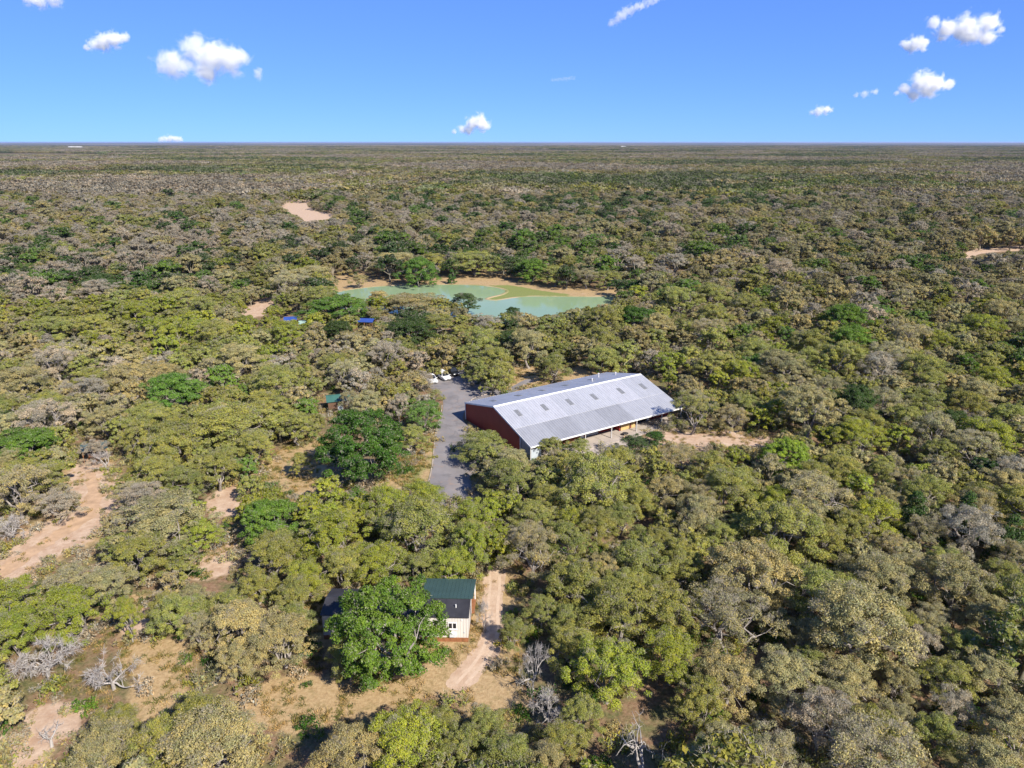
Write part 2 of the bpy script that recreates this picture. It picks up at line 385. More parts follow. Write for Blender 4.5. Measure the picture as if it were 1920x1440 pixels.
sheet('sandy_path', ragged([(158, 880), (176, 890), (190, 930), (178, 968), (142, 994), (98, 1020), (40, 1060), (6, 1082), (-16, 1086), (-10, 1068), (40, 1036), (92, 1004), (138, 968), (160, 925)], 0.35), 0.008, M_PATH,
      'pinkish sandy path leading to the teal roofed shelter', 'path')
sheet('sand_pit', ragged([(526, 388), (540, 373), (592, 363), (602, 370), (575, 382), (592, 396), (632, 402), (616, 414), (572, 418), (540, 402)], 1.2), 0.06, M_SAND,
      'bare pinkish sandy clearing far beyond the pond', 'clearing')
sheet('far_track', ragged([(1800, 480), (1830, 467), (1880, 463), (1935, 460), (1935, 469), (1880, 472), (1840, 476), (1812, 486)], 0.5), 0.05, M_SAND,
      'sandy road emerging from the woods far beyond the barn', 'track')

# ------------------------------------------------------------------ pond
def water_material():
    t = NT('pond_water'); p = t.pos()
    c = t.mix(t.ramp(t.noise(0.02, 3, 0.5, p), [(0.35, 0.0), (0.65, 1.0)]), (0.215, 0.305, 0.160), (0.255, 0.340, 0.195))
    t.bsdf(c, 0.10, 0, 0.22, t.bump(t.noise(1.4, 3, 0.5, p), 0.06, 0.03)); return t.m
POND_PX = [(604, 562), (628, 550), (668, 542), (720, 537), (800, 534.5), (870, 534.5), (920, 538), (947, 545), (938, 552), (918, 557), (909, 561), (930, 563.5), (962, 559), (995, 556), (1060, 556.5), (1110, 557), (1158, 556), (1172, 561), (1140, 576), (1080, 592), (1000, 603), (930, 606), (860, 600), (780, 592), (700, 584), (630, 577)]
pond_xy = [G(x, y)[:2] for x, y in catmull(POND_PX, 6)]
sheet('pond_water', pond_xy, 0.03, water_material(), 'milky green pond of two lobes behind the barn', 'pond')
def bank_material():
    t = NT('pond_bank'); p = t.pos()
    c = t.mix(t.ramp(t.noise(0.10, 5, 0.6, p), [(0.42, 0.0), (0.58, 1.0)]), (0.36, 0.27, 0.165), (0.20, 0.20, 0.075))
    c = t.mix(t.ramp(t.noise(1.2, 4, 0.7, p), [(0.45, 0.0), (0.7, 0.5)]), c, (0.31, 0.25, 0.12))
    t.bsdf(c, 0.95, 0, 0.1, t.bump(t.noise(1.5, 4, 0.7, p), 0.8, 0.2)); return t.m
def pond_bank():
    P = np.array(pond_xy); n = len(P); area = 0.5 * np.sum(P[:, 0] * np.roll(P[:, 1], -1) - np.roll(P[:, 0], -1) * P[:, 1])
    T = np.roll(P, -1, 0) - np.roll(P, 1, 0); T /= np.linalg.norm(T, axis=1)[:, None]
    N = np.stack([T[:, 1], -T[:, 0]], 1) * (1 if area > 0 else -1)
    v = []; rows = [(-0.2, -0.05), (0.2, 0.10), (0.5, 0.17), (0.9, 0.12), (1.3, 0.01), (1.35, -0.05)]
    for d, z in rows:
        q = P + N * d
        for k in range(n): v.append((q[k, 0], q[k, 1], z))
    f = [(r * n + k, r * n + (k + 1) % n, (r + 1) * n + (k + 1) % n, (r + 1) * n + k) for r in range(len(rows) - 1) for k in range(n)]
    o = obj_from('pond_bank', v, f, bank_material(), None, True)
    tag(o, 'tan and grassy bank ringing the green pond', 'bank', kind='structure')
pond_bank()

# ------------------------------------------------------------------ tree prototypes
def unit(a): return a / (np.linalg.norm(a, axis=-1, keepdims=True) + 1e-9)
def rand_dir(n, rng): return unit(rng.normal(size=(n, 3)))
def leaf_arrays(P, A, Nn, L, W):
    """diamond leaves: centre, long axis, normal, half length, half width"""
    B = unit(np.cross(Nn, A)); A = unit(A)
    n = len(P); V = np.empty((n, 4, 3))
    V[:, 0] = P + A * L[:, None]; V[:, 1] = P + B * W[:, None]; V[:, 2] = P - A * L[:, None]; V[:, 3] = P - B * W[:, None]
    return V.reshape(-1, 3)
def oak_points(rng, R, H, nclump, style):
    """clump centres and radii of a spreading, uneven crown"""
    ph = rng.uniform(0, 6.28, 5); amp = rng.uniform(0.06, 0.2, 5)
    zc = H * (0.55 if style != 'cedar' else 0.45); rz = H - zc
    C = []; r = []
    if style == 'cedar':
        while len(C) < nclump:
            az = rng.uniform(0, 6.283); zz = rng.random() ** 1.2; rad = (1 - zz) ** 0.75 * R * rng.uniform(0.6, 1.0)
            C.append((math.cos(az) * rad, math.sin(az) * rad, H * (0.1 + 0.86 * zz))); r.append(R * rng.uniform(0.18, 0.28))
        return np.array(C), np.array(r), zc
    nl = max(9, nclump // 7); lobes = []
    if style == 'round':
        for i in range(nl):
            zz = 1 - 1.86 * (i + 0.5) / nl; az = i * 2.39996 + rng.uniform(-0.25, 0.25); rr = math.sqrt(max(0.0, 1 - zz * zz)); f = rng.uniform(0.84, 1.04); lob = 1 + sum(amp[k] * math.sin((k + 1) * az + ph[k]) for k in range(5)) * 0.5
            lobes.append((R * 0.76 * rr * f * lob * math.cos(az), R * 0.76 * rr * f * lob * math.sin(az), H * 0.52 + zz * H * 0.40 * f, R * rng.uniform(0.22, 0.36)))
    for i in range(nl if style != 'round' else 0):                       # big lobes, then clumps over each lobe
        az = 2 * math.pi * (i * 0.618 + rng.uniform(-0.07, 0.07)); el = (i + 0.5) / nl
        lob = 1 + sum(amp[k] * math.sin((k + 1) * az + ph[k]) for k in range(5)) * 0.8
        rad = R * 0.80 * lob * math.sqrt(el) * rng.uniform(0.82, 1.06); lr = R * rng.uniform(0.25, 0.44)
        z = H - lr * 0.75 - H * (0.80 if style == 'lush' else 0.58) * el ** (3.0 if style == 'lush' else 2.2) + rng.normal() * 0.055 * H
        lobes.append((rad * math.cos(az), rad * math.sin(az), min(z, H - lr * 0.6), lr))
    while len(C) < nclump:
        lx, ly, lz, lr = lobes[len(C) % nl]; d = rand_dir(1, rng)[0]
        if d[2] < -0.45: d[2] = -d[2]
        f = rng.uniform(0.62, 1.05); C.append((lx + d[0] * lr * f, ly + d[1] * lr * f, lz + d[2] * lr * f * 0.8)); r.append(lr * rng.uniform(0.26, 0.46))
    C = np.array(C); C[:, :2] *= (R * 0.93) / np.percentile(np.hypot(C[:, 0], C[:, 1]), 95); C[:, 2] *= H * 0.96 / C[:, 2].max()
    C[:, 2] = np.maximum(C[:, 2], H * (0.2 if style == 'oak' else 0.08))
    return np.array(C), np.array(r), zc
def make_crown(rng, R, H, nclump, nleaf, leaf, style, twig, nn=0.58):
    C, r, zc = oak_points(rng, R, H, nclump, style)
    w = r ** 2; cnt = np.maximum(4, (nleaf * w / w.sum()).astype(int))
    Ps, Os, br, tw = [], [], [], []
    for c, rc, k in zip(C, r, cnt):
        d = rand_dir(k, rng); d[:, 2] = np.where(d[:, 2] < -0.2, -d[:, 2], d[:, 2])
        rad = rc * (0.45 + 0.6 * rng.random(k) ** 0.7)
        p = c + d * rad[:, None] * np.array((1.0, 1.0, 0.72))
        Ps.append(p); Os.append(unit(d * 0.9 + unit(c - np.array((0, 0, zc * 0.7)))[None] * 0.7)); br.append(np.full(k, rng.uniform(-0.16, 0.16))); tw.append(np.full(k, twig * rng.uniform(0.2, 1.8) + (0.45 if rng.random() < 0.14 and style == 'oak' else 0)))
    P = np.concatenate(Ps); O = np.concatenate(Os); cb = np.concatenate(br); n = len(P)
    Nn = unit(O * 1.1 + rng.normal(size=(n, 3)) * nn)
    A = unit(np.cross(Nn, rng.normal(size=(n, 3))))
    L = leaf * rng.uniform(0.6, 1.35, n); W = L * rng.uniform(0.38, 0.7, n)
    istw = rng.random(n) < np.concatenate(tw)
    # twigs: long thin slivers pointing outwards
    A[istw] = unit(O[istw] + rng.normal(size=(istw.sum(), 3)) * 0.7); Nn[istw] = unit(np.cross(A[istw], rng.normal(size=(istw.sum(), 3))))
    L[istw] = leaf * rng.uniform(1.2, 2.6, istw.sum()); W[istw] = leaf * rng.uniform(0.10, 0.2, istw.sum())
    V = leaf_arrays(P, A, Nn, L, W); Fq = np.arange(n * 4).reshape(n, 4)
    lv = np.ones((n, 4)); lv[:, 0] = np.clip(0.5 + cb + rng.normal(size=n) * 0.12, 0, 1.2); lv[:, 1] = np.where(istw, rng.uniform(0.55, 1.0, n), np.where(rng.random(n) < 0.12, 0.35, 0.0))
    lv[:, 2] = np.clip(0.42 + cb * 1.4 + rng.normal(size=n) * 0.15, 0, 1)
    return V, Fq, np.repeat(lv, 4, axis=0), C, zc
def crooked(rng, a, b, n, wob):
    a = np.array(a, float); b = np.array(b, float); L = np.linalg.norm(b - a); pts = [a]
    for i in range(1, n): 
        t = i / n; pts.append(a + (b - a) * t + rng.normal(size=3) * wob * L * math.sin(math.pi * t) + np.array((0, 0, 0.10 * L * math.sin(math.pi * t))))
    pts.append(b); return pts
def make_trunk(rng, C, zc, R, H, rad, nmain, sides=6, sub=26):
    m = MB(); fork = np.array((rng.normal() * 0.15 * R, rng.normal() * 0.15 * R, H * rng.uniform(0.18, 0.28)))
    m.tube([(0, 0, -0.3), (0.0, 0.0, 0.05), fork * 0.5 + rng.normal(size=3) * 0.05, fork], [rad * 1.5, rad * 1.25, rad, rad * 0.9], sides + 2)
    ends = []
    for k in range(nmain):
        az = 2 * math.pi * (k + rng.uniform(-0.3, 0.3)) / nmain; e = np.array((math.cos(az) * R * rng.uniform(0.4, 0.6), math.sin(az) * R * rng.uniform(0.4, 0.6), H * rng.uniform(0.5, 0.68)))
        pts = crooked(rng, fork, e, 4, 0.09); m.tube(pts, list(np.linspace(rad * 0.62, rad * 0.28, 5)), sides); ends.append((pts, rad))
    order = rng.permutation(len(C))[:sub]
    for i in order:
        c = C[i]; best = min((q for pts, _ in ends for q in pts[2:]), key=lambda q: np.linalg.norm(q - c))
        m.tube(crooked(rng, best, c, 3, 0.10), [rad * 0.24, rad * 0.17, rad * 0.12, rad * 0.05], 4, False)
    return m
def make_bare(rng, R, H, rad, depth, nmain, spread=1.0, twigs=900, arch=0.25):
    """leafless tree: limbs fork down to twigs"""
    m = MB(); tips = []
    def grow(p, d, L, r, k):
        n = 3; pts = [p]; q = p.copy(); dd = d.copy()
        for i in range(n):
            dd = unit(dd + rng.normal(size=3) * 0.26 + np.array((0, 0, arch * 0.2))); q = q + dd * L / n; pts.append(q.copy())
        r2 = r * 0.58; m.tube(pts, list(np.linspace(r, r2, n + 1)), 6 if r > 0.06 else 4 if r > 0.02 else 3, False)
        if k == 0: tips.append((q, dd, L)); return
        for j in range(3 if rng.random() < 0.55 else 2):
            nd = unit(dd + rng.normal(size=3) * 0.62 * spread); nd[2] = max(nd[2], -0.25)
            grow(pts[-1] if j < 2 else pts[-2], unit(nd), L * rng.uniform(0.62, 0.82), r2 * (0.95 if j == 0 else 0.75), k - 1)
    top = np.array((0.0, 0.0, H * 0.22)) + rng.normal(size=3) * np.array((0.2, 0.2, 0.1))
    m.tube([(0, 0, -0.3), (0, 0, 0.05), top * 0.55, top], [rad * 1.4, rad * 1.2, rad, rad * 0.9], 8)
    for k in range(nmain):
        az = 2 * math.pi * (k + rng.uniform(-0.3, 0.3)) / nmain; d = unit(np.array((math.cos(az) * spread, math.sin(az) * spread, rng.uniform(0.45, 1.2))))
        grow(top, d, H * 0.30, rad * 0.62, depth)
    V, Fq = [], []
    mt = MB()
    if tips and twigs:
        T = np.array([t[0] for t in tips]); D = np.array([t[1] for t in tips]); LL = np.array([t[2] for t in tips])
        i = rng.integers(0, len(T), twigs); A = unit(D[i] + rng.normal(size=(twigs, 3)) * 0.75)
        hl = LL[i] * rng.uniform(0.25, 0.75, twigs); P = T[i] - D[i] * (LL[i] * rng.uniform(0, 0.9, twigs))[:, None] + A * hl[:, None]
        Nn = unit(np.cross(A, rng.normal(size=(twigs, 3))))
        V = leaf_arrays(P, A, Nn, hl, np.full(twigs, 0.022)); Fq = np.arange(twigs * 4).reshape(-1, 4)
    return m, V, Fq
def scale_to(V, R, H):
    V = np.array(V, float); r = np.percentile(np.hypot(V[:, 0], V[:, 1]), 98); z = V[:, 2].max()
    V[:, 0] *= R / r; V[:, 1] *= R / r; V[:, 2] *= H / z; return V
# near prototypes are unit-ish trees (R = 4 m, H = 6.5 m), scaled on placing
PROTO = {}
def add_proto(kind, rng, R, H, nclump, nleaf, leaf, style, twig, rad, nmain):
    V, Fq, lv, C, zc = make_crown(rng, R, H, nclump, nleaf, leaf, style, twig)
    k = len(PROTO.setdefault(kind, []))
    cm = np_mesh('crown', V, Fq, M_LEAF, {'lv': lv})
    tm = make_trunk(rng, C, zc, R, H, rad, nmain)
    me = bpy.data.meshes.new('trunk'); me.from_pydata(tm.v, [], tm.f); me.materials.append(M_BARK)
    PROTO[kind].append((me, cm, R, H))
for s in range(7): add_proto('oak', np.random.default_rng(100 + s), 4.0, 5.9 + (s % 3) * 0.4, 150 + s * 8, 36000, 0.070, 'oak', 0.15, 0.19, 5 + s % 3)
for s in range(4): add_proto('thin', np.random.default_rng(200 + s), 4.0, 6.0 + (s % 2) * 0.5, 120 + s * 8, 20000, 0.072, 'oak', 0.42, 0.18, 6)
for s in range(3): add_proto('lush', np.random.default_rng(300 + s), 4.0, 6.4, 240 + s * 8, 42000, 0.080, 'lush', 0.05, 0.2, 5)
for s in range(2): add_proto('round', np.random.default_rng(350 + s), 4.0, 6.4, 330, 52000, 0.076, 'round', 0.06, 0.2, 5)
for s in range(2): add_proto('cedar', np.random.default_rng(400 + s), 2.6, 6.0, 90, 9000, 0.11, 'cedar', 0.03, 0.16, 4)
for s in range(4):
    rg = np.random.default_rng(500 + s)
    m, V, Fq = make_bare(rg, 4, 6, 0.34 if s == 3 else 0.22, 3 if s != 3 else 3, (6, 5, 4, 3)[s], (1.15, 1.2, 0.8, 1.3)[s], (2600, 1100, 900, 60)[s], (0.0, 0.3, 0.5, 0.2)[s])
    tv = np.array(m.v); allv = np.concatenate([tv, V]); r = np.percentile(np.hypot(allv[:, 0], allv[:, 1]), 97); z = allv[:, 2].max()
    sc_ = np.array((4.0 / r, 4.0 / r, 6.0 / z)); tv = tv * sc_; V = V * sc_
    me = bpy.data.meshes.new('trunk'); me.from_pydata([tuple(q) for q in tv], [], m.f); me.materials.append(M_DEAD)
    PROTO.setdefault('bare', []).append((me, np_mesh('twigs', V, Fq, M_DEAD), 4.0, 6.0))

TINT = dict(grayolive=(0.318, 0.284, 0.138), olive=(0.246, 0.256, 0.068), yellow=(0.248, 0.280, 0.038), green=(0.108, 0.192, 0.033),
            dark=(0.050, 0.090, 0.028), grey=(0.350, 0.305, 0.250), lime=(0.190, 0.280, 0.036), deep=(0.050, 0.112, 0.022))
WORDS = dict(grayolive='grey-olive', olive='olive green', yellow='yellow-green', green='bright green', dark='dark green', grey='grey twiggy', lime='lime green', deep='deep green')
def place_words(X, Y):
    if Y < 61:
        if X < -24: return 'in the scrub around the bleached dead trees'
        if X < 0: return 'in the grove facing the window wall of the cabin'
        if X < 16: return 'in the thicket around the forked bare snag'
        return 'in the thick wood past the bare forked snag'
    if Y < 104:
        if X < -34: return 'between the pinkish sandy path and the dead trees' if Y < 82 else 'beside the upper bend of the pinkish sandy path'
        if X < -22: return 'off the windowless end of the cabin'
        if X < 2: return 'between the cabin and the asphalt drive'
        if X < 30:
            if Y < 78: return 'in the wood beside the sandy cabin track' if X < 15 else 'in the wood well past the sandy cabin track'
            return 'in the wood halfway from cabin track to barn court' if Y < 92 else 'in the wood along the edge of the barn court'
        return ('in the wood before the dark cedars' if Y < 80 else 'in the wood around the dark cedars') if X > 46 else 'in the wood between the cedars and the cabin track'
    if Y < 150:
        if X < -62: return 'in the wood behind the teal roofed shelter'
        if X < -40: return 'in the wood beside the small green roofed shed'
        if X < -5: return 'between the green roofed shed and the asphalt drive'
        if X > 30: return ('beside the far gable end of the barn' if X < 58 else 'well beyond the far gable end of the barn')
        return 'standing close to the red barn'
    if Y < 205:
        if X < -40: return 'in the wood in front of the blue roofed shelters'
        if X < 35: return 'in the wood between the barn and the pond'
        return 'in the wood past the far end of the pond'
    return 'growing on the bank of the green pond' if -75 < X < 50 and Y < 330 else 'in the open wood far beyond the pond'
PLACED = []                                   # (x, y, r)
N_OAK = [0]
def plant(kind, X, Y, R, H, tint, label=None, name=None, cat=None, group=None, rz=None, variant=None):
    pr = PROTO[kind]; me, cm, r0, h0 = pr[variant if variant is not None else random.randrange(len(pr))]
    base = {'bare': ('bare_tree', 'bare tree'), 'cedar': ('cedar_tree', 'cedar')}.get(kind, ('oak_tree', 'oak tree'))
    if label is None:
        size = 'broad' if R > 4.3 else 'small' if R < 2.9 else 'mid-sized'
        w = WORDS.get(tint, 'grey') if kind != 'bare' else 'leafless grey'
        noun = {'bare': 'tree', 'cedar': 'conical cedar'}.get(kind, 'oak tree')
        tall = 'low ' if H < 4.7 else 'tall ' if H > 6.9 else ''
        label = f'{tall}{size} {w} {noun} {place_words(X, Y)}'; group = label
    root = empty(name or base[0], (X, Y, 0), rz if rz is not None else random.uniform(0, 6.283), label, cat or base[1], group)
    root.scale = (R / r0, R / r0 * random.uniform(0.9, 1.1), H / h0)
    t = bpy.data.objects.new('trunk', me); t.parent = root; COL.objects.link(t)
    c = bpy.data.objects.new('twigs' if kind == 'bare' else 'crown', cm); c.parent = root; COL.objects.link(c)
    if kind == 'bare': c['kind'] = 'stuff'
    if kind != 'bare':
        v = random.uniform(0.84, 1.16); h = random.uniform(-0.07, 0.07); b = TINT[tint]
        c.color = (b[0] * v * (1 + h), b[1] * v, b[2] * v * (1 - h), 1)
        if kind != 'cedar': N_OAK[0] += 1
    return root
def at(px, py, wpx, H, kind, tint, label=None, z=0.55, **kw):
    """a tree whose crown centre shows at photo pixel (px, py), wpx pixels wide"""
    X, Y, _ = G(px, py, H * z); d = PX(X, Y, H * z)[2]; R = wpx / 2 * d / FPX
    PLACED.append((X, Y, R)); return plant(kind, X, Y, R, H, tint, label, **kw)
# landmark trees
at(682, 832, 158, 12.0, 'round', 'deep', 'large deep green oak tree with dense rounded crown beside the straw verge', variant=0)
at(728, 1184, 222, 9.8, 'round', 'green', 'large bright green tree with dense crown hiding the middle of the cabin', variant=1, rz=0.4)
at(655, 1243, 84, 4.6, 'oak', 'olive', 'olive oak tree at the foot of the big bright green tree')
at(906, 838, 112, 5.0, 'oak', 'olive', 'olive oak tree on the asphalt by the gable wall corner')
at(1035, 689, 66, 6.4, 'oak', 'olive', 'round olive green oak tree just behind the barn rear eave')
at(897, 696, 64, 6.0, 'oak', 'olive', 'oak tree over the asphalt, next to the parked cars')
at(938, 699, 62, 6.3, 'oak', 'olive', 'forked oak tree rising behind the barn rear corner')
at(1300, 770, 82, 8.5, 'thin', 'olive', 'slender tall oak tree shading the awning end of the barn roof')
at(1475, 858, 92, 6.4, 'round', 'lime', 'rounded lime green tree standing alone among grey-olive oaks')
at(1452, 946, 92, 6.0, 'oak', 'yellow', 'yellow-green oak tree beside the dark cedar group')
at(1715, 962, 72, 7.0, 'cedar', 'dark', 'wide dark cedar next to a pale snag')
at(1812, 966, 78, 7.0, 'cedar', 'dark', 'dense dark cedar deepest in the grey-olive wood')
at(1895, 1010, 80, 7.0, 'cedar', 'dark', 'dark cedar at the edge of the cedar hollow')
at(48, 842, 140, 6.5, 'lush', 'green', 'broad bright green tree next to the teal roofed shelter')
at(632, 580, 120, 8.5, 'lush', 'green', 'broad bright green tree between the two blue roofed shelters')
at(770, 574, 138, 8.0, 'oak', 'grayolive', 'broad grey-olive oak tree on the near pond bank')
at(874, 568, 64, 7.0, 'oak', 'dark', 'dark spreading tree leaning over the pond')
at(708, 562, 54, 6.5, 'oak', 'grayolive', 'dusky grey oak tree on the near pond bank')
at(963, 586, 32, 3.4, 'lush', 'dark', 'small dark round tree at the water edge of the pond')
at(786, 519, 30, 4.5, 'cedar', 'dark', 'dark green bush-like cedar on the far pond shore')
at(847, 517, 20, 5.5, 'cedar', 'deep', 'narrow deep green cedar on the far pond shore')
at(575, 522, 115, 9.0, 'oak', 'grayolive'); at(745, 494, 105, 9.5, 'oak', 'grayolive', 'broad domed grey-olive oak tree behind the far pond shore')
at(673, 526, 36, 5.0, 'oak', 'grayolive'); at(888, 492, 100, 9.5, 'oak', 'olive', 'broad olive oak tree behind the narrow cedar on the pond shore')
at(812, 490, 60, 8.0, 'oak', 'olive'); at(998, 506, 70, 9.0, 'lush', 'green', 'bright green tree at the bend of the pond shore')
at(1040, 516, 70, 7.5, 'oak', 'olive'); at(1100, 520, 66, 7.5, 'thin', 'grayolive'); at(1140, 524, 60, 7.0, 'oak', 'olive')
at(640, 626, 64, 7.5, 'lush', 'dark', 'dark green tree standing by the blue roofed shelter')
at(772, 622, 112, 7.5, 'lush', 'dark', 'broad dark green tree between the pond and the car park')
at(1198, 602, 92, 8.0, 'lush', 'deep', 'deep green tree past the end of the pond')
at(912, 612, 66, 6.5, 'thin', 'grey'); at(822, 612, 70, 7.0, 'oak', 'olive'); at(588, 572, 40, 5.0, 'oak', 'grayolive')
at(794, 714, 58, 4.2, 'thin', 'grey', 'pale grey-green tree overhanging the parked white pickup')
at(795, 778, 76, 5.6, 'oak', 'green', 'bright green oak tree on the outer edge of the asphalt drive')
at(654, 752, 46, 5.0, 'thin', 'grayolive', 'grey oak tree leaning over the end of the green roofed shed'); at(772, 822, 74, 5.0, 'oak', 'olive'); at(748, 765, 56, 6.0, 'thin', 'grey'); at(815, 742, 36, 2.6, 'thin', 'olive')
at(884, 1030, 84, 7.0, 'oak', 'yellow', 'tall yellow-green oak tree with bare trunk beside the sandy track')
at(793, 934, 94, 5.2, 'oak', 'yellow', 'yellow-green oak tree at the foot of the straw verge'); at(886, 972, 88, 5.6, 'oak', 'yellow', 'yellow-green oak tree overhanging the end of the asphalt drive')
at(562, 872, 46, 4.2, 'oak', 'olive', 'small olive oak tree casting its shade on the sandy glade')
at(960, 1186, 70, 3.6, 'oak', 'olive', 'low olive oak tree beside the sandy track')
at(1085, 842, 52, 3.6, 'oak', 'olive', 'small olive oak tree in front of the barn awning posts')
at(1030, 838, 52, 3.6, 'oak', 'olive', 'small olive oak tree against the corrugated corner panel of the barn')
at(1232, 822, 40, 2.6, 'lush', 'deep', 'small deep green tree by the last awning posts')
at(1190, 838, 70, 4.0, 'oak', 'dark', 'small dark green tree at the edge of the barn court')
at(1280, 865, 110, 5.0, 'thin', 'grayolive'); at(960, 872, 90, 5.2, 'oak', 'grayolive')
at(440, 800, 200, 7.5, 'oak', 'olive', 'very broad olive green oak tree behind the sandy glade'); at(340, 820, 120, 7.0, 'oak', 'olive'); at(500, 770, 90, 7.0, 'oak', 'olive')
at(300, 985, 190, 6.6, 'oak', 'grayolive', 'very broad grey-olive oak tree with open middle beside the sandy path')
at(130, 1150, 150, 6.0, 'oak', 'yellow', 'broad yellow-green oak tree behind the bleached dead trees')
at(240, 1160, 50, 5.5, 'oak', 'yellow'); at(35, 1185, 110, 5.6, 'oak', 'yellow')
# bare and dead trees
B = dict(kind='bare', tint='grey')
at(907, 1135, 44, 4.6, label='slim leafless white tree at the bare end of the cabin', variant=2, rz=0.5, z=0.75, **B)
at(1000, 1240, 66, 6.0, label='tall leafless grey tree beside the bend of the sandy track', variant=2, rz=2.0, z=0.6, **B)
at(80, 1228, 118, 4.6, label='bleached dead tree with a dense mop of drooping twigs', variant=0, rz=1.0, **B)
at(205, 1252, 130, 4.6, label='bleached dead tree with wide open crooked limbs', variant=1, rz=2.2, **B)
at(1205, 1376, 140, 8.5, label='forked bare snag with crooked grey limbs rising above the canopy', variant=3, rz=1.2, z=0.7, **B)
at(90, 1372, 70, 3.0, label='small broken dead tree on the bare dirt', variant=3, rz=3.3, **B)
at(105, 950, 100, 4.6, 'thin', 'grey', 'grey twiggy oak tree on the edge of the sandy path'); at(176, 846, 54, 4.4, 'thin', 'grey', 'pale twiggy oak tree over the eave of the teal roofed shelter')
at(20, 985, 70, 4.2, label='grey mop-headed leafless tree farther along the sandy path', variant=0, rz=5.2, **B)
at(196, 858, 56, 3.8, label='pale dead tree draped in front of the teal roofed shelter', variant=1, rz=0.2, **B)
at(1145, 905, 60, 5.5, label='thin leafless tree in the wood facing the barn awning', variant=2, rz=1.2, **B)
at(1135, 848, 40, 4.4, label='thin leafless tree between the awning and the barn court trees', variant=2, rz=4.2, **B)
at(1806, 790, 40, 5.0, label='white snag standing in the wood beyond the barn', variant=2, rz=3.0, **B)
at(1680, 940, 30, 5.5, label='pale leaning snag next to the wide dark cedar', variant=3, rz=3.9, **B)
at(1560, 930, 30, 4.5, label='forked grey stub between oak crowns near the cedars', variant=3, rz=5.0, **B)
at(1030, 1330, 80, 4.5, label='low grey leafless tree by the thicket of the forked snag', variant=0, rz=2.6, **B)
at(640, 875, 40, 4.0, label='grey leafless tree under the large deep green oak', variant=2, rz=2.6, **B)

# ------------------------------------------------------------------ scatter the wood
ZONES = [  # photo pixel centre, half sizes, class weights
    ((700, 985, 270, 105), dict(yellow=6, olive=3, green=1)),
    ((120, 1150, 150, 60), dict(yellow=6, olive=2)),
    ((310, 625, 260, 55), dict(yellow=5, olive=4, grayolive=1)),
    ((150, 690, 170, 60), dict(grayolive=5, grey=3, olive=2)),
    ((420, 810, 170, 80), dict(olive=7, green=1, grayolive=2)),
    ((80, 720, 100, 60), dict(grayolive=4, grey=2, olive=3)),
    ((650, 690, 160, 60), dict(grayolive=6, olive=3, grey=1)),
    ((300, 1250, 330, 190), dict(grayolive=4, olive=6)),
    ((750, 1390, 280, 80), dict(olive=6, yellow=3, grayolive=3)),
    ((1620, 1260, 380, 230), dict(grayolive=7, olive=4, grey=1)),
    ((1120, 1120, 220, 230), dict(olive=7, grayolive=3, yellow=2)),
    ((1130, 900, 230, 70), dict(olive=5, grayolive=4)),
    ((1650, 780, 320, 110), dict(olive=5, yellow=3, grayolive=4, dark=1)),
    ((1500, 660, 420, 80), dict(olive=5, yellow=2, grayolive=4, green=1, grey=1)),
    ((1150, 640, 200, 50), dict(olive=5, grayolive=4, green=1)),
    ((860, 640, 150, 50), dict(olive=5, grayolive=4, dark=2)),
    ((1100, 460, 260, 50), dict(grayolive=4, green=3, deep=2, grey=2, olive=2)),
    ((200, 460, 330, 70), dict(grey=6, grayolive=3, olive=1, deep=1)),
    ((450, 500, 160, 50), dict(grayolive=4, olive=3, dark=2, yellow=1)),
    ((1650, 500, 350, 60), dict(grayolive=5, grey=3, olive=2, deep=1, green=1)),
]
def pick_class(px, py, X, Y):
    if py > 430:
        best = None; bd = 1.35
        for (cx, cy_, rx, ry), w in ZONES:
            d = math.hypot((px - cx) / rx, (py - cy_) / ry) * random.uniform(0.75, 1.25)
            if d < bd: bd = d; best = w
        w = best or dict(grayolive=5, olive=4, yellow=1, green=0.6, dark=0.4, grey=0.7)
    else: w = dict(grey=5, grayolive=5, olive=1.6, deep=1.0, green=0.5)
    # drifts of evergreen trees through the far wood
    if Y > 230:
        s = math.sin(X * 0.011 + 2.1 * math.sin(Y * 0.0047)) + math.sin(Y * 0.0125 + 1.7 * math.sin(X * 0.006)) + 0.8 * math.sin(X * 0.031 + Y * 0.027)
        if s > 1.05 and random.random() < 0.6: w = dict(deep=5, green=2, dark=3, olive=2)
    k = list(w); return random.choices(k, [w[i] for i in k])[0]
CELL = 7.5; HASH = {}
def hput(x, y, r): HASH.setdefault((int(x // CELL), int(y // CELL)), []).append((x, y, r))
def hfree(x, y, r, k):
    i, j = int(x // CELL), int(y // CELL)
    for a in range(i - 2, i + 3):
        for b in range(j - 2, j + 3):
            for (u, v, s) in HASH.get((a, b), ()):
                if (u - x) ** 2 + (v - y) ** 2 < (k * (r + s)) ** 2: return False
    return True
for q in PLACED: hput(q[0], q[1], q[2] * 0.92)
WOOD = []
MID_FAR = 640.0
SUNNY = [np.array(CLEAR[k], float) for k in ('track', 'glade', 'verge', 'sand', 'yard', 'court', 'nook', 'cabin')]
def shades(X, Y, R, H):
    for f in (0.45, 0.8):
        k = H * f / math.tan(SUN_EL); x, y, _ = PX(X - math.sin(SUN_AZ) * k, Y - math.cos(SUN_AZ) * k, 0)
        for p in SUNNY:
            if in_poly(x, y, p): return True
    return False
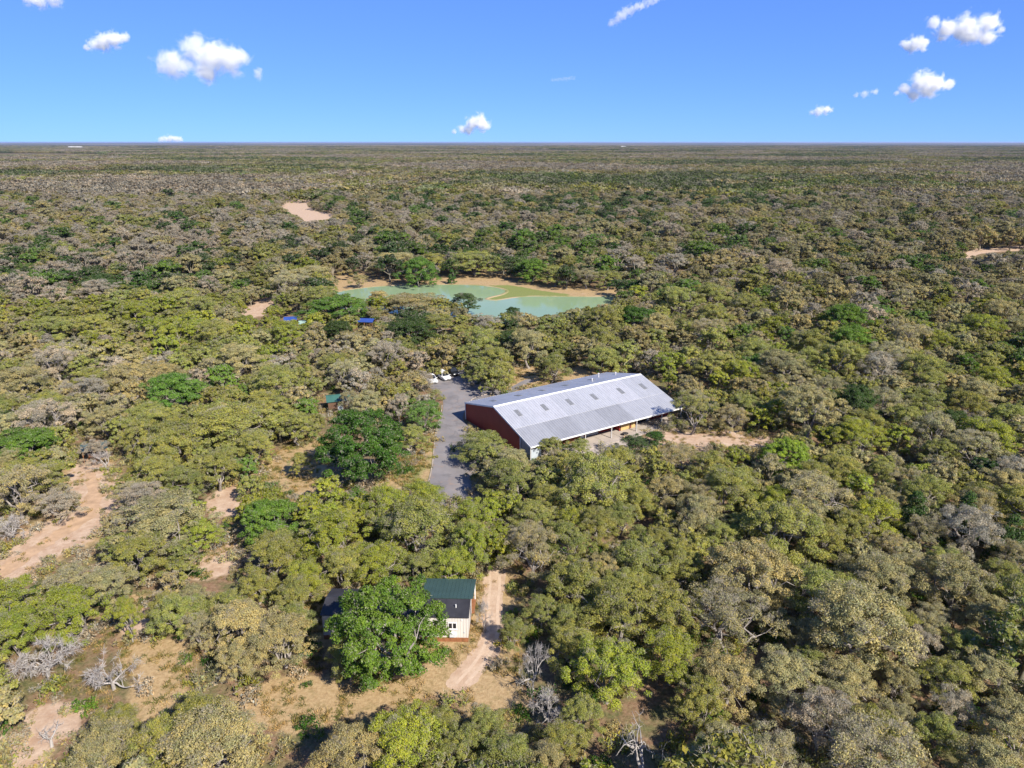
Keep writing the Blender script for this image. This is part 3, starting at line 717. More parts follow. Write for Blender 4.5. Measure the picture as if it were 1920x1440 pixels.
def try_tree(X, Y, k):
    R = random.choice((2.3, 2.8, 3.2, 3.6, 4.1, 4.7, 5.4)) * random.uniform(0.92, 1.08) * (1.0 if Y < 160 else min(1.3, 1.0 + (Y - 160) / 400))
    if not hfree(X, Y, R, k): return
    g = math.sin(X * 0.21 + 1.7 * math.sin(Y * 0.13)) + math.sin(Y * 0.19 + 1.5 * math.sin(X * 0.11 + 2)) + 0.5 * math.sin(X * 0.5 + Y * 0.37)
    if g > (1.3 if X < 0 else 1.55) and Y < 260: return
    H = R * random.uniform(1.15, 1.5) + 1.3
    if blocks_clear(X, Y, R, H): return
    if Y < 160 and shades(X, Y, R, H): return
    px, py, d = PX(X, Y, H * 0.6); hput(X, Y, R); WOOD.append((X, Y, R, H, px, py, d))
for Y0, Y1, ntry in ((34, 110, 16000), (110, 240, 26000), (240, MID_FAR, 60000)):
    for _ in range(ntry):
        Y = math.sqrt(random.uniform(Y0 * Y0, Y1 * Y1)); X = random.uniform(-1, 1) * (Y * 0.79 + 24)
        try_tree(X, Y, 0.60 if Y < 240 else 0.58)
WOOD = [w for w in WOOD if -140 < w[4] < 2060 and w[5] < 1640]
def seen_size(w):
    px, py, d = w[4], w[5], w[6]; inside = 0 < px < 1920 and py < 1460
    return (w[2] / d) * (1.0 if inside else 0.0)
WOOD.sort(key=seen_size, reverse=True)
n_ind = max(0, 298 - N_OAK[0])
for w in WOOD[:n_ind]:
    c = pick_class(w[4], w[5], w[0], w[1])
    kind = 'thin' if c == 'grey' or (c == 'grayolive' and random.random() < 0.35) else 'lush' if c in ('green', 'deep', 'dark') else 'oak'
    plant(kind, w[0], w[1], w[2], w[3], c)

# ---- the rest of the wood: one mass, instanced
def scatter(name, pts, protos, label, cat):
    """pts: (x, y, z, rotz, sx, sz, index, (r, g, b))"""
    hid = bpy.data.collections.new(name + '_shapes')
    for i, me in enumerate(protos):
        o = bpy.data.objects.new('%s_shape_%02d' % (name, i), me); hid.objects.link(o)
    me = bpy.data.meshes.new(name); n = len(pts)
    me.vertices.add(n); me.vertices.foreach_set('co', np.array([p[:3] for p in pts], np.float32).ravel())
    a = me.attributes.new('rot', 'FLOAT_VECTOR', 'POINT'); a.data.foreach_set('vector', np.array([(0, 0, p[3]) for p in pts], np.float32).ravel())
    a = me.attributes.new('scl', 'FLOAT_VECTOR', 'POINT'); a.data.foreach_set('vector', np.array([(p[4], p[4], p[5]) for p in pts], np.float32).ravel())
    a = me.attributes.new('idx', 'INT', 'POINT'); a.data.foreach_set('value', np.array([p[6] for p in pts], np.int32))
    a = me.attributes.new('tint', 'FLOAT_COLOR', 'POINT'); a.data.foreach_set('color', np.array([(*p[7], 1) for p in pts], np.float32).ravel())
    o = bpy.data.objects.new(name, me); COL.objects.link(o)
    ng = bpy.data.node_groups.new(name, 'GeometryNodeTree')
    ng.interface.new_socket('Geometry', in_out='INPUT', socket_type='NodeSocketGeometry'); ng.interface.new_socket('Geometry', in_out='OUTPUT', socket_type='NodeSocketGeometry')
    N = ng.nodes; gi = N.new('NodeGroupInput'); go = N.new('NodeGroupOutput'); ip = N.new('GeometryNodeInstanceOnPoints'); ci = N.new('GeometryNodeCollectionInfo')
    ci.inputs['Collection'].default_value = hid; ci.inputs['Separate Children'].default_value = True; ci.inputs['Reset Children'].default_value = True
    def na(nm, ty):
        q = N.new('GeometryNodeInputNamedAttribute'); q.data_type = ty; q.inputs['Name'].default_value = nm; return q.outputs['Attribute']
    ip.inputs['Pick Instance'].default_value = True
    L = ng.links; L.new(gi.outputs[0], ip.inputs['Points']); L.new(ci.outputs[0], ip.inputs['Instance'])
    L.new(na('idx', 'INT'), ip.inputs['Instance Index']); L.new(na('rot', 'FLOAT_VECTOR'), ip.inputs['Rotation']); L.new(na('scl', 'FLOAT_VECTOR'), ip.inputs['Scale'])
    L.new(ip.outputs[0], go.inputs[0])
    md = o.modifiers.new('scatter', 'NODES'); md.node_group = ng
    return tag(o, label, cat, kind='stuff')
def whole_tree_mesh(name, rng, R, H, nclump, nleaf, leaf, style, twig):
    V, Fq, lv, C, zc = make_crown(rng, R, H, nclump, nleaf, leaf, style, twig, 0.42)
    k = len(V); m = MB(); m.tube([(0, 0, -0.2), (0.1, 0, H * 0.25), (0, 0.1, H * 0.55)], [0.28, 0.2, 0.1], 5, False)
    for i in range(5):
        m.tube([(0.1, 0, H * 0.25), tuple(C[i * 4])], [0.14, 0.04], 4, False)
    tv = np.array(m.v); tf = np.array([f for f in m.f if len(f) == 4]); tl = np.ones((len(tv), 4)); tl[:, 0] = 0.2; tl[:, 1] = 0.55; tl[:, 2] = 0.5
    me = np_mesh(name, np.concatenate([V, tv]), np.concatenate([Fq, tf + k]), M_LEAFI, {'lv': np.concatenate([lv, tl])})
    return me
MIDP = [whole_tree_mesh('wood_tree', np.random.default_rng(700 + i), 4.0, 6.4, 110, 7000, 0.165, 'oak', 0.10) for i in range(6)] + \
       [whole_tree_mesh('wood_thin_tree', np.random.default_rng(720 + i), 4.0, 6.2, 72, 3400, 0.18, 'oak', 0.38) for i in range(4)]
def vtint(c, lo=0.82, hi=1.18):
    b = TINT[c]; v = random.uniform(lo, hi); h = random.uniform(-0.08, 0.08); return (b[0] * v * (1 + h), b[1] * v, b[2] * v * (1 - h))
pts = []
for X, Y, R, H, px, py, d in WOOD[n_ind:]:
    c = pick_class(px, py, X, Y); thin = c == 'grey' or (c == 'grayolive' and random.random() < 0.3)
    pts.append((X, Y, 0, random.uniform(0, 6.283), R / 4.0, H / 6.4, random.randrange(4) + 6 if thin else random.randrange(6), tuple(q * max(0.72, min(1.0, 1.0 - (Y - 130) / 500)) for q in vtint(c, 0.7, 1.15))))  # darkening with distance is put into the tint, not the trees' own colour
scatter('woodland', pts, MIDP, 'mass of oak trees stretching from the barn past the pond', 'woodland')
print('individual oaks', N_OAK[0], 'wood', len(pts))
# far wood: tiles of many low-detail trees, out to several kilometres
def tile_mesh(seed, half, spacing):
    rng = np.random.default_rng(seed); Vs, Fs, Ls = [], [], []; k = 0
    xs = np.arange(-half, half, spacing)
    for x in xs:
        for y in xs:
            R = rng.uniform(3.4, 6.4); H = R * rng.uniform(1.0, 1.4) + 1.2
            V, Fq, lv, C, zc = make_crown(rng, R, H, 22, 260, 0.70, 'lush', 0.04, 0.25)
            u = rng.uniform(-0.4, 0.4, 2) * spacing; V = V + np.array((x + u[0], y + u[1], 0))
            g = rng.random(); lv[:, 0] = np.clip(lv[:, 0] + rng.uniform(-0.28, 0.28) - (0.42 if g < 0.2 else 0), 0, 1.3); lv[:, 1] = np.maximum(lv[:, 1], 0.3 if g > 0.68 else 0.0)
            Vs.append(V); Fs.append(Fq + k); Ls.append(lv); k += len(V)
    return np_mesh('far_wood_tile', np.concatenate(Vs), np.concatenate(Fs), M_LEAFI, {'lv': np.concatenate(Ls)})
TILE = 34.0
FARP = [tile_mesh(900 + i, TILE / 2, 8.2) for i in range(6)]
pts = []; pit = CLEAR['pit']; frd = CLEAR['far_road']
Y = MID_FAR + TILE * 0.35
while Y < 9000:
    step = TILE; W = Y * 0.80 + 60; nxx = int(2 * W / step)
    for i in range(nxx):
        X = -W + i * step + random.uniform(-3, 3) + (step / 2 if int(Y / step) % 2 else 0); y2 = Y + random.uniform(-3, 3)
        px, py, d = PX(X, y2, 5)
        if in_poly(px, py, pit) or in_poly(px, py + 3, pit): continue
        open_ = math.sin(X * 0.0011 + 1.3) * math.sin(y2 * 0.0017 + 0.4 * math.sin(X * 0.002)) + 0.5 * math.sin(X * 0.0037 + y2 * 0.0029)
        if y2 > 2600 and open_ > 0.55: continue                        # fields
        if y2 > 1180 and y2 < 1330 and -900 < X < -560: continue        # pale meadow
        s = (math.sin(X * 0.006 + 1.9 * math.sin(y2 * 0.0031)) + math.sin(y2 * 0.0078 + 1.6 * math.sin(X * 0.0028)) + 0.9 * math.sin(X * 0.019 + 1.2 * math.sin(y2 * 0.011)) * math.sin(y2 * 0.016)) + random.gauss(0, 0.45)
        c = ('deep' if random.random() < 0.55 else 'dark') if s > 0.95 else ('olive' if random.random() < 0.5 else 'green') if s > 0.5 else 'grey' if s < -0.55 else ('grayolive' if random.random() < 0.72 else 'olive')
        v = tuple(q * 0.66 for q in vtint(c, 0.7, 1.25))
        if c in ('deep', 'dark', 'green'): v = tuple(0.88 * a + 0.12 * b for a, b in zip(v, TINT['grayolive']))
        sc_ = 1.12 if Y < 3000 else 1.12
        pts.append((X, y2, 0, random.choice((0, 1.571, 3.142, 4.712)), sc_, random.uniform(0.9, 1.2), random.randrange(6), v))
    Y += step * (1.0 if Y < 2500 else 1.25 if Y < 5000 else 1.7)
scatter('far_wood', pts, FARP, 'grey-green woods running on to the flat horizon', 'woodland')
print('far tiles', len(pts))

# undergrowth under the trees
def bush_mesh(seed, n, leaf, twig):
    rng = np.random.default_rng(seed); C = rng.normal(size=(9, 3)) * np.array((0.55, 0.55, 0.18)) + np.array((0, 0, 0.38))
    i = rng.integers(0, 9, n); d = rand_dir(n, rng); P = C[i] + d * (0.38 * rng.random(n) ** 0.5)[:, None]; P[:, 2] = np.abs(P[:, 2])
    Nn = unit(d + rng.normal(size=(n, 3)) * 0.6 + np.array((0, 0, 0.4))); A = unit(np.cross(Nn, rng.normal(size=(n, 3))))
    L = leaf * rng.uniform(0.6, 1.4, n); W = L * 0.5; tw = rng.random(n) < twig; A[tw] = unit(d[tw] + np.array((0, 0, 0.8))); L[tw] *= 2.2; W[tw] *= 0.25
    Nn[tw] = unit(np.cross(A[tw], rng.normal(size=(tw.sum(), 3))))
    lv = np.ones((n, 4)); lv[:, 0] = np.clip(rng.normal(size=n) * 0.2 + 0.5, 0, 1.2); lv[:, 1] = np.where(tw, 0.8, 0); lv[:, 2] = rng.random(n)
    return np_mesh('undergrowth_bush', leaf_arrays(P, A, Nn, L, W), np.arange(n * 4).reshape(n, 4), M_LEAFI, {'lv': np.repeat(lv, 4, axis=0)})
BUSH = [bush_mesh(40 + i, 420, 0.10, 0.15 + 0.2 * (i % 2)) for i in range(4)]
pts = []
for _ in range(9000):
    Y = math.sqrt(random.uniform(38 ** 2, 190 ** 2)); X = random.uniform(-1, 1) * (Y * 0.79 + 18)
    if any(in_poly(*PX(X, Y, 0.3)[:2], p) for p in CLEAR_LIST) or in_poly(*PX(X, Y, 0.3)[:2], TRACK_PX): continue
    px, py, _d = PX(X, Y, 0)
    c = random.choices(('green', 'deep', 'olive', 'grayolive', 'grey'), (1.2, 2, 3, 3, 1.5) if px > 950 and py > 850 else (0.5, 0.7, 2, 3, 2.5))[0]
    s = random.uniform(0.5, 1.5); pts.append((X, Y, 0, random.uniform(0, 6.28), s, s * random.uniform(0.6, 1.3), random.randrange(4), vtint(c, 0.7, 1.1)))
scatter('undergrowth', pts, BUSH, 'low scrub and weeds on the floor of the wood', 'undergrowth')
# dry grass tufts in the clearings
def tuft_mesh(seed, n=46):
    rng = np.random.default_rng(seed); P = rng.normal(size=(n, 3)) * np.array((0.16, 0.16, 0)); A = unit(rng.normal(size=(n, 3)) * np.array((0.6, 0.6, 0.2)) + np.array((0, 0, 1.0)))
    L = rng.uniform(0.07, 0.2, n); P = P + A * L[:, None]; Nn = unit(np.cross(A, rng.normal(size=(n, 3)))); W = np.full(n, 0.02)
    lv = np.ones((n, 4)); lv[:, 0] = rng.random(n); lv[:, 1] = 0; lv[:, 2] = rng.random(n)
    return np_mesh('grass_tuft', leaf_arrays(P, A, Nn, L, W), np.arange(n * 4).reshape(n, 4), M_LEAFI, {'lv': np.repeat(lv, 4, axis=0)})
TUFT = [tuft_mesh(60 + i) for i in range(4)]
pts = []
for nm, cnt in (('track', 1500), ('verge', 800), ('glade', 700), ('scrub', 500), ('lawn', 400), ('yard', 300), ('nook', 120), ('sand', 160), ('cabin', 500)):
    P = world_poly(nm, 3); xs = [p[0] for p in P]; ys = [p[1] for p in P]; k = 0
    while k < cnt:
        X = random.uniform(min(xs) - 1, max(xs) + 1); Y = random.uniform(min(ys) - 1, max(ys) + 1); k += 1
        if nm == 'cabin' and -20.5 < X < -4 and 61 < Y < 69: continue
        if math.sin(X * 1.1) + math.sin(Y * 0.9 + X * 0.4) < -0.2: continue
        if in_poly(*PX(X, Y, 0)[:2], ROAD_PX): continue
        if in_poly(*PX(X, Y, 0)[:2], TRACK_PX) and random.random() < 0.85: continue
        b = random.choice(((0.30, 0.22, 0.10), (0.36, 0.27, 0.14), (0.19, 0.17, 0.06), (0.12, 0.13, 0.04))); s = random.uniform(0.6, 1.6)
        pts.append((X, Y, 0, random.uniform(0, 6.28), s, s * random.uniform(0.5, 1.0), random.randrange(4), b))
scatter('dry_grass', pts, TUFT, 'dry straw coloured grass in the clearings', 'grass')

# @@BUILDINGS@@
# ------------------------------------------------------------------ red barn
BX, BY, BTH, BL, WR, WB, WC, ZE, ZR, ZC = -8.75, 126.0, 0.566, 34.1, 10.45, 19.08, 22.14, 3.43, 5.95, 2.60
def siding_material(name, col, per=0.3, axis='x', rough=0.55, dirt=0.25):
    t = NT(name); o = t.objco(); sx = t.node('ShaderNodeSeparateXYZ'); t.l.new(o, sx.inputs[0])
    co = t.math('ADD', sx.outputs[0], sx.outputs[1])
    rib = t.math('SINE', t.math('MULTIPLY', co, 2 * math.pi / per)); rib = t.ramp(rib, [(0.6, 0.0), (0.95, 1.0)])
    n = t.ramp(t.noise(0.7, 5, 0.65, o), [(0.3, 0.0), (0.7, 1.0)])
    c = t.mix(n, tuple(v * (1 - dirt) for v in col), col)
    c = t.mix(t.ramp(t.noise(5, 4, 0.7, o), [(0.55, 0.0), (0.8, 0.25)]), c, tuple(min(1, v * 1.4 + 0.02) for v in col))
    t.bsdf(c, rough, 0.0, 0.35, t.bump(rib, 0.5, 0.03)); return t.m
def roof_material(name, col, seed):
    t = NT(name); o = t.objco(); mp = t.node('ShaderNodeMapping'); t.l.new(o, mp.inputs[0]); mp.inputs['Scale'].default_value = (1.0, 0.10, 1.0); mp.inputs['Location'].default_value = (seed, 0, 0)
    streak = t.noise(1.6, 5, 0.6, mp.outputs[0]); blot = t.noise(0.25, 4, 0.6, o)
    c = t.mix(t.ramp(streak, [(0.3, 0.0), (0.72, 1.0)]), tuple(v * 0.86 for v in col), tuple(min(1, v * 1.05) for v in col))
    c = t.mix(t.ramp(blot, [(0.5, 0.0), (0.75, 0.35)]), c, tuple(v * 0.72 for v in col))
    c = t.mix(t.ramp(t.noise(6, 4, 0.7, o), [(0.60, 0.0), (0.82, 0.3)]), c, (0.30, 0.26, 0.23))
    t.bsdf(c, 0.48, 0.35, 0.4); return t.m
M_RED = siding_material('red_siding', (0.29, 0.036, 0.026))
M_ROOF = [roof_material('galvanised_roof_%d' % i, c, i * 7.3) for i, c in enumerate(((0.49, 0.49, 0.505), (0.46, 0.46, 0.475), (0.51, 0.505, 0.52)))]
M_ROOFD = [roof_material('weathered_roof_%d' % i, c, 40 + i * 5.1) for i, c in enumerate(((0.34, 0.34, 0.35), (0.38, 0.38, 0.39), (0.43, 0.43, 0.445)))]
M_WHITE = simple('white_trim', (0.72, 0.71, 0.69), 0.5, 0, 0.4, 0.08, 2)
M_SKYL = simple('translucent_panel', (0.16, 0.16, 0.155), 0.35, 0, 0.5, 0.2, 2)
M_DARKM = simple('dark_metal', (0.05, 0.05, 0.055), 0.5, 0.2, 0.4, 0.2, 2)
M_GREYM = simple('grey_panel', (0.42, 0.46, 0.49), 0.5, 0.1, 0.4, 0.1, 2)
M_TAN = simple('tan_door', (0.48, 0.33, 0.14), 0.6, 0, 0.3, 0.1, 2)
M_WOOD = simple('brown_wood', (0.26, 0.11, 0.05), 0.8, 0, 0.2, 0.25, 3)
M_SHADEIN = simple('painted_bay_shade', (0.035, 0.03, 0.028), 0.9, 0, 0.1, 0.2, 2)
barn = empty('metal_barn', (BX, BY, 0), BTH, 'long red metal barn with galvanised roof and open awning', 'barn')
ca, sa = math.cos(BTH), math.sin(BTH)
def B2W(x, w, z): return (BX + x * ca + w * sa, BY + x * sa - w * ca, z)
def bx_at(px, w, z=0.2):
    lo, hi = -5.0, 50.0
    for _ in range(40):
        m_ = (lo + hi) / 2
        if PX(*B2W(m_, w, z))[0] < px: lo = m_
        else: hi = m_
    return lo
def zf(w): return ZR - (ZR - ZC) * (w - WR) / (WC - WR)          # front slope
def zb(w): return ZE + (ZR - ZE) * w / WR                          # back slope
T = 0.14
def gable(x0, x1, name):
    m = MB(); m.prism([(0, 0), (0, zb(0) - T), (-WR, ZR - T), (-WB, zf(WB) - T), (-WB, 0)][::-1], 0, x0, x1); return m.obj(name, M_RED, barn)
gable(0.0, 0.18, 'gable_wall'); gable(BL - 0.18, BL, 'gable_wall')
MB().box(0.18, BL - 0.18, -0.18, 0.0, 0, ZE - T - 0.02).obj('rear_wall', M_RED, barn)
fw = MB().box(0.18, BL - 0.18, -WB, -WB + 0.18, 0, zf(WB) - T - 0.02).obj('front_wall', M_RED, barn)
def roof_panel(name, x0, x1, w0, w1, zfun, mat, parent):
    xs = [x0]; hs = [0.0]; x = x0 + 0.25
    while x < x1 - 0.2:
        xs += [x - 0.07, x - 0.035, x + 0.035, x + 0.07]; hs += [0, 0.045, 0.045, 0]; x += 0.5
    xs.append(x1); hs.append(0.0); n = len(xs)
    v = [(a, -w0, zfun(w0) + h) for a, h in zip(xs, hs)] + [(a, -w1, zfun(w1) + h) for a, h in zip(xs, hs)]
    v += [(a, -w0, zfun(w0) - 0.05) for a in xs] + [(a, -w1, zfun(w1) - 0.05) for a in xs]
    f = []
    for i in range(n - 1):
        f += [(i + n, i + n + 1, i + 1, i), (2 * n + i, 2 * n + i + 1, 3 * n + i + 1, 3 * n + i), (i, i + 1, 2 * n + i + 1, 2 * n + i), (n + i + 1, n + i, 3 * n + i, 3 * n + i + 1)]
    f += [(0, 2 * n, 3 * n, n), (n - 1, 2 * n - 1, 4 * n - 1, 3 * n - 1)]
    return obj_from(name, v, f, mat, parent)
NB = 6; bays = [-0.12 + (BL + 0.24) * i / NB for i in range(NB + 1)]
seam = 17.2
for i in range(NB):
    a, b = bays[i] + 0.004, bays[i + 1] - 0.004
    roof_panel('roof_panel', a, b, WR + 0.02, seam, zf, M_ROOF[(0, 2, 1, 0, 2, 1)[i]], barn)
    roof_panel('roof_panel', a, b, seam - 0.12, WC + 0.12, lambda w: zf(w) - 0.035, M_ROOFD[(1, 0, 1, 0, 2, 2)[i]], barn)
    roof_panel('roof_panel', a, b, -0.15, WR - 0.02, zb, M_ROOF[(1, 0, 2, 1, 0, 2)[i]], barn)
rc = MB(); rc.prism([(-WR - 0.28, zf(WR + 0.28) + 0.055), (-WR, ZR + 0.10), (-WR + 0.28, zb(WR - 0.28) + 0.055), (-WR + 0.28, zb(WR - 0.28) + 0.03), (-WR, ZR + 0.06), (-WR - 0.28, zf(WR + 0.28) + 0.03)], 0, -0.14, BL + 0.14); rc.obj('ridge_cap', M_WHITE, barn)
for x0 in (-0.19, BL + 0.13):                                      # rake trims
    for (wa, wb_, fz, off) in ((-0.16, WR, zb, 0), (WR + 0.001, WC + 0.14, zf, 0)):
        m = MB(); m.prism([(-wa, fz(wa) - 0.24), (-wb_, fz(wb_) - 0.24), (-wb_, fz(wb_) + 0.06), (-wa, fz(wa) + 0.06)], 0, x0, x0 + 0.06); m.obj('rake_trim', M_WHITE, barn)
MB().box(-0.12, BL + 0.12, -WC - 0.24, -WC - 0.13, ZC - 0.26, ZC - 0.02).obj('gutter', M_WHITE, barn)
MB().box(-0.12, BL + 0.12, 0.16, 0.27, ZE - 0.26, ZE - 0.06).obj('gutter', M_WHITE, barn)
def roof_xy(px, py, zfun, w0, w1):
    best = None
    for k in range(400):
        w = w0 + (w1 - w0) * k / 400; X, Y, Z = G(px, py, zfun(w)); dx, dy = X - BX, Y - BY
        ww = dx * sa - dy * ca
        if best is None or abs(ww - w) < best[0]: best = (abs(ww - w), dx * ca + dy * sa, w)
    return best[1:]
sky_x = []
for px, py in ((971.5, 774.4), (1021.3, 763.9), (1068, 753.9), (1114, 744.2), (1163.9, 733), (1205.6, 724.6)):
    x, w = roof_xy(px, py, zf, WR, WC); sky_x.append(x)
    m = MB(); m.add([(x - 0.42, -w + 0.9, zf(w - 0.9) + 0.05), (x + 0.42, -w + 0.9, zf(w - 0.9) + 0.05), (x + 0.42, -w - 0.9, zf(w + 0.9) + 0.05), (x - 0.42, -w - 0.9, zf(w + 0.9) + 0.05)] +
                     [(x - 0.42, -w + 0.9, zf(w - 0.9) - 0.03), (x + 0.42, -w + 0.9, zf(w - 0.9) - 0.03), (x + 0.42, -w - 0.9, zf(w + 0.9) - 0.03), (x - 0.42, -w - 0.9, zf(w + 0.9) - 0.03)],
                    [(3, 2, 1, 0), (4, 5, 6, 7), (0, 1, 5, 4), (1, 2, 6, 5), (2, 3, 7, 6), (3, 0, 4, 7)])
    sk = m.obj('skylight', M_SKYL, barn)
    for dx in (-0.2, 0.05, 0.3):
        mm = MB(); mm.tube([(x + dx, -w + 0.9, zf(w - 0.9) + 0.06), (x + dx, -w - 0.9, zf(w + 0.9) + 0.06)], [0.035, 0.035], 4); mm.obj('rib', M_ROOFD[2], sk)
for x in sky_x[:5]:
    w = 5.0
    m = MB(); m.add([(x - 0.42, -w + 0.9, zb(w - 0.9) + 0.06), (x + 0.42, -w + 0.9, zb(w - 0.9) + 0.06), (x + 0.42, -w - 0.9, zb(w + 0.9) + 0.06), (x - 0.42, -w - 0.9, zb(w + 0.9) + 0.06),
                     (x - 0.42, -w + 0.9, zb(w - 0.9) - 0.03), (x + 0.42, -w + 0.9, zb(w - 0.9) - 0.03), (x + 0.42, -w - 0.9, zb(w + 0.9) - 0.03), (x - 0.42, -w - 0.9, zb(w + 0.9) - 0.03)],
                    [(3, 2, 1, 0), (4, 5, 6, 7), (0, 1, 5, 4), (1, 2, 6, 5), (2, 3, 7, 6), (3, 0, 4, 7)]); m.obj('skylight', M_SKYL, barn)
for px, py, h in ((1122, 707, 0.75), (1110, 715, 0.5), (1154, 702, 0.4)):
    x, w = roof_xy(px, py, zb, 0, WR); m = MB(); m.tube([(x, -w, zb(w) - 0.05), (x, -w, zb(w) + h)], [0.13, 0.13], 8)
    vp = m.obj('vent_pipe', M_ROOF[2], barn); mm = MB(); mm.tube([(x, -w, zb(w) + h + 0.002), (x, -w, zb(w) + h + 0.14)], [0.22, 0.08], 8); mm.obj('cap', M_ROOF[1], vp)
for x, y in ((-0.06, 0.02), (-0.06, -WB + 0.06)):                   # corner downspouts
    MB().box(x - 0.07, x + 0.05, y - 0.06, y + 0.06, 0.02, (ZE if y > -1 else zf(WB)) - 0.3).obj('downspout', M_WHITE, barn)
# left end of the awning, closed with grey sheeting
m = MB(); m.prism([(-WB - 0.02, 0), (-WB - 0.02, zf(WB + 0.02) - 0.25), (-WC + 0.1, zf(WC - 0.1) - 0.25), (-WC + 0.1, 0)], 0, 0.03, 0.10); m.obj('end_panel', siding_material('grey_siding', (0.30, 0.31, 0.32)), barn)
MB().box(0.1, bx_at(1015, WC), -WC + 0.04, -WC + 0.10, 0, 1.95).obj('corner_panel', siding_material('pale_siding', (0.42, 0.46, 0.50)), barn)
# posts under the eave
M_POST = simple('grey_post', (0.40, 0.385, 0.37), 0.6, 0, 0.3, 0.1, 2)
post_px = (994, 1046, 1097, 1146, 1193, 1240, 1276)
for p in post_px:
    x = bx_at(p, WC - 0.1); x = max(x, 0.0)
    MB().box(x - 0.08, x + 0.08, -WC - 0.02 + 0.06, -WC + 0.20, 0.1, ZC - 0.2).obj('post', M_POST, barn)
# doors and bays along the front wall
def on_front(name, p0, p1, z0, z1, mat, proud=0.05):
    a, b = bx_at(p0, WB), bx_at(p1, WB); return MB().box(a, b, -WB - proud, -WB - 0.004, z0, z1).obj(name, mat, barn), a, b
M_ROLL = siding_material('roll_up_door', (0.56, 0.57, 0.57), 0.22)
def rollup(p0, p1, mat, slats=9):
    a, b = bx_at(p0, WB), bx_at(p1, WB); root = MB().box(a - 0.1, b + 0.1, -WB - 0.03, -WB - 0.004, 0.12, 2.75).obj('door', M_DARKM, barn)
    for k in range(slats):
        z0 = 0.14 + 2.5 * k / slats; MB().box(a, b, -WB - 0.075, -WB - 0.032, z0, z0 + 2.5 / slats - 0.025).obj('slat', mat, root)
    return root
rollup(1022, 1046, M_SHADEIN, 6); rollup(1099, 1121, M_ROLL); rollup(1195, 1212, M_SHADEIN, 6)  # near-black slats: shade inside the bays put into the colour
on_front('pilaster', 1087, 1093, 0.1, 3.1, M_WHITE, 0.22); on_front('pilaster', 1211, 1216, 0.1, 3.1, M_WHITE, 0.22)
WP = 20.35; ra, rb = bx_at(1161, WP), bx_at(1191, WP)
MB().box(ra, rb, -WP, -WB - 0.006, 0.1, zf(WP) - 0.2).obj('front_room', M_RED, barn)
for p0, p1 in ((1163.5, 1180.5), (1183, 1190)):
    a, b = bx_at(p0, WP), bx_at(p1, WP); root = MB().box(a - 0.08, b + 0.08, -WP - 0.03, -WP - 0.004, 0.12, 2.5).obj('door', M_DARKM, barn)
    for k in range(8): MB().box(a, b, -WP - 0.075, -WP - 0.032, 0.14 + 0.28 * k, 0.14 + 0.28 * k + 0.262).obj('slat', M_TAN, root)
# concrete apron
xa, xb = 0.0, BL
sl = MB().box(0.0, BL + 0.4, -WC - 1.6, -WB - 0.002, -0.05, 0.09).obj('apron', M_CONC, barn)
for i in range(1, 9):
    x = BL * i / 9; MB().box(x - 0.02, x + 0.02, -WC - 1.58, -WB - 0.1, 0.088, 0.096).obj('joint', M_DARKM, sl)
COURT = [(996, 858), (1050, 838), (1150, 812), (1200, 806), (1205, 815), (1165, 842), (1110, 862), (1050, 872), (1000, 868)]
sheet('concrete_court', ragged(COURT, 0.2), 0.016, M_CONC, 'pale concrete court in front of the barn awning', 'court')
# bench and tub under the awning
bxm = bx_at(1068, WB + 1.2); X, Y, _ = B2W(bxm, WB + 1.4, 0)
bench = empty('wooden_bench', (X, Y, 0.09), BTH, 'brown wooden bench under the barn awning', 'bench')
for k in range(3): MB().box(-1.4, 1.4, -0.30 + 0.2 * k, -0.12 + 0.2 * k, 0.42, 0.47).obj('seat_board', M_WOOD, bench)
for k in range(2): MB().box(-1.4, 1.4, 0.36, 0.40, 0.55 + 0.22 * k, 0.72 + 0.22 * k).obj('back_board', M_WOOD, bench)
for sx_ in (-1.2, 1.2):
    for sy in (-0.25, 0.32): MB().box(sx_ - 0.05, sx_ + 0.05, sy - 0.05, sy + 0.05, 0.0, 0.42 if sy < 0 else 0.98).obj('leg', M_WOOD, bench)
X, Y, _ = B2W(bx_at(1171, WC), WC + 0.2, 0)
tub = empty('feed_tub', (X, Y, 0.09), 0, 'low dark tub on the court before the tan doors', 'tub')
m = MB(); m.tube([(0, 0, 0), (0, 0, 0.35)], [0.42, 0.52], 14); m.obj('body', M_DARKM, tub); m = MB(); m.tube([(0, 0, 0.352), (0, 0, 0.40)], [0.56, 0.56], 14); m.obj('rim', M_DARKM, tub)

# ------------------------------------------------------------------ white cabin
CW, CD = 15.35, 4.3
cab = empty('white_cabin', (-19.95, 62.75, 0), math.radians(-1.6), 'long white cabin with black roof, brown skirting and green porch roof', 'cabin')
M_WSID = siding_material('white_siding', (0.60, 0.56, 0.51), 0.28, 'x', 0.6, 0.08)
M_BROOF = simple('black_roof', (0.032, 0.031, 0.036), 0.7, 0, 0.3, 0.25, 0.8)
M_GROOF = siding_material('green_metal_roof', (0.045, 0.085, 0.078), 0.4)
M_GLASS = NT('window_glass'); M_GLASS.bsdf((0.02, 0.022, 0.025), 0.08, 0, 0.5); M_GLASS = M_GLASS.m
for (n_, a) in (('front', (0, CW, 0, 0.12)), ('back', (0, CW, CD - 0.12, CD)), ('end', (0, 0.12, 0.122, CD - 0.122)), ('end', (CW - 0.12, CW, 0.122, CD - 0.122))):
    MB().box(*a, 0.52, 3.05).obj('wall', M_WSID, cab)
for k in range(50):                                                 # vertical battens on the window wall
    x = 0.15 + k * (CW - 0.3) / 49
    MB().box(x - 0.02, x + 0.02, -0.016, -0.002, 0.56, 3.0).obj('batten', M_WSID, cab)
nsk = 24
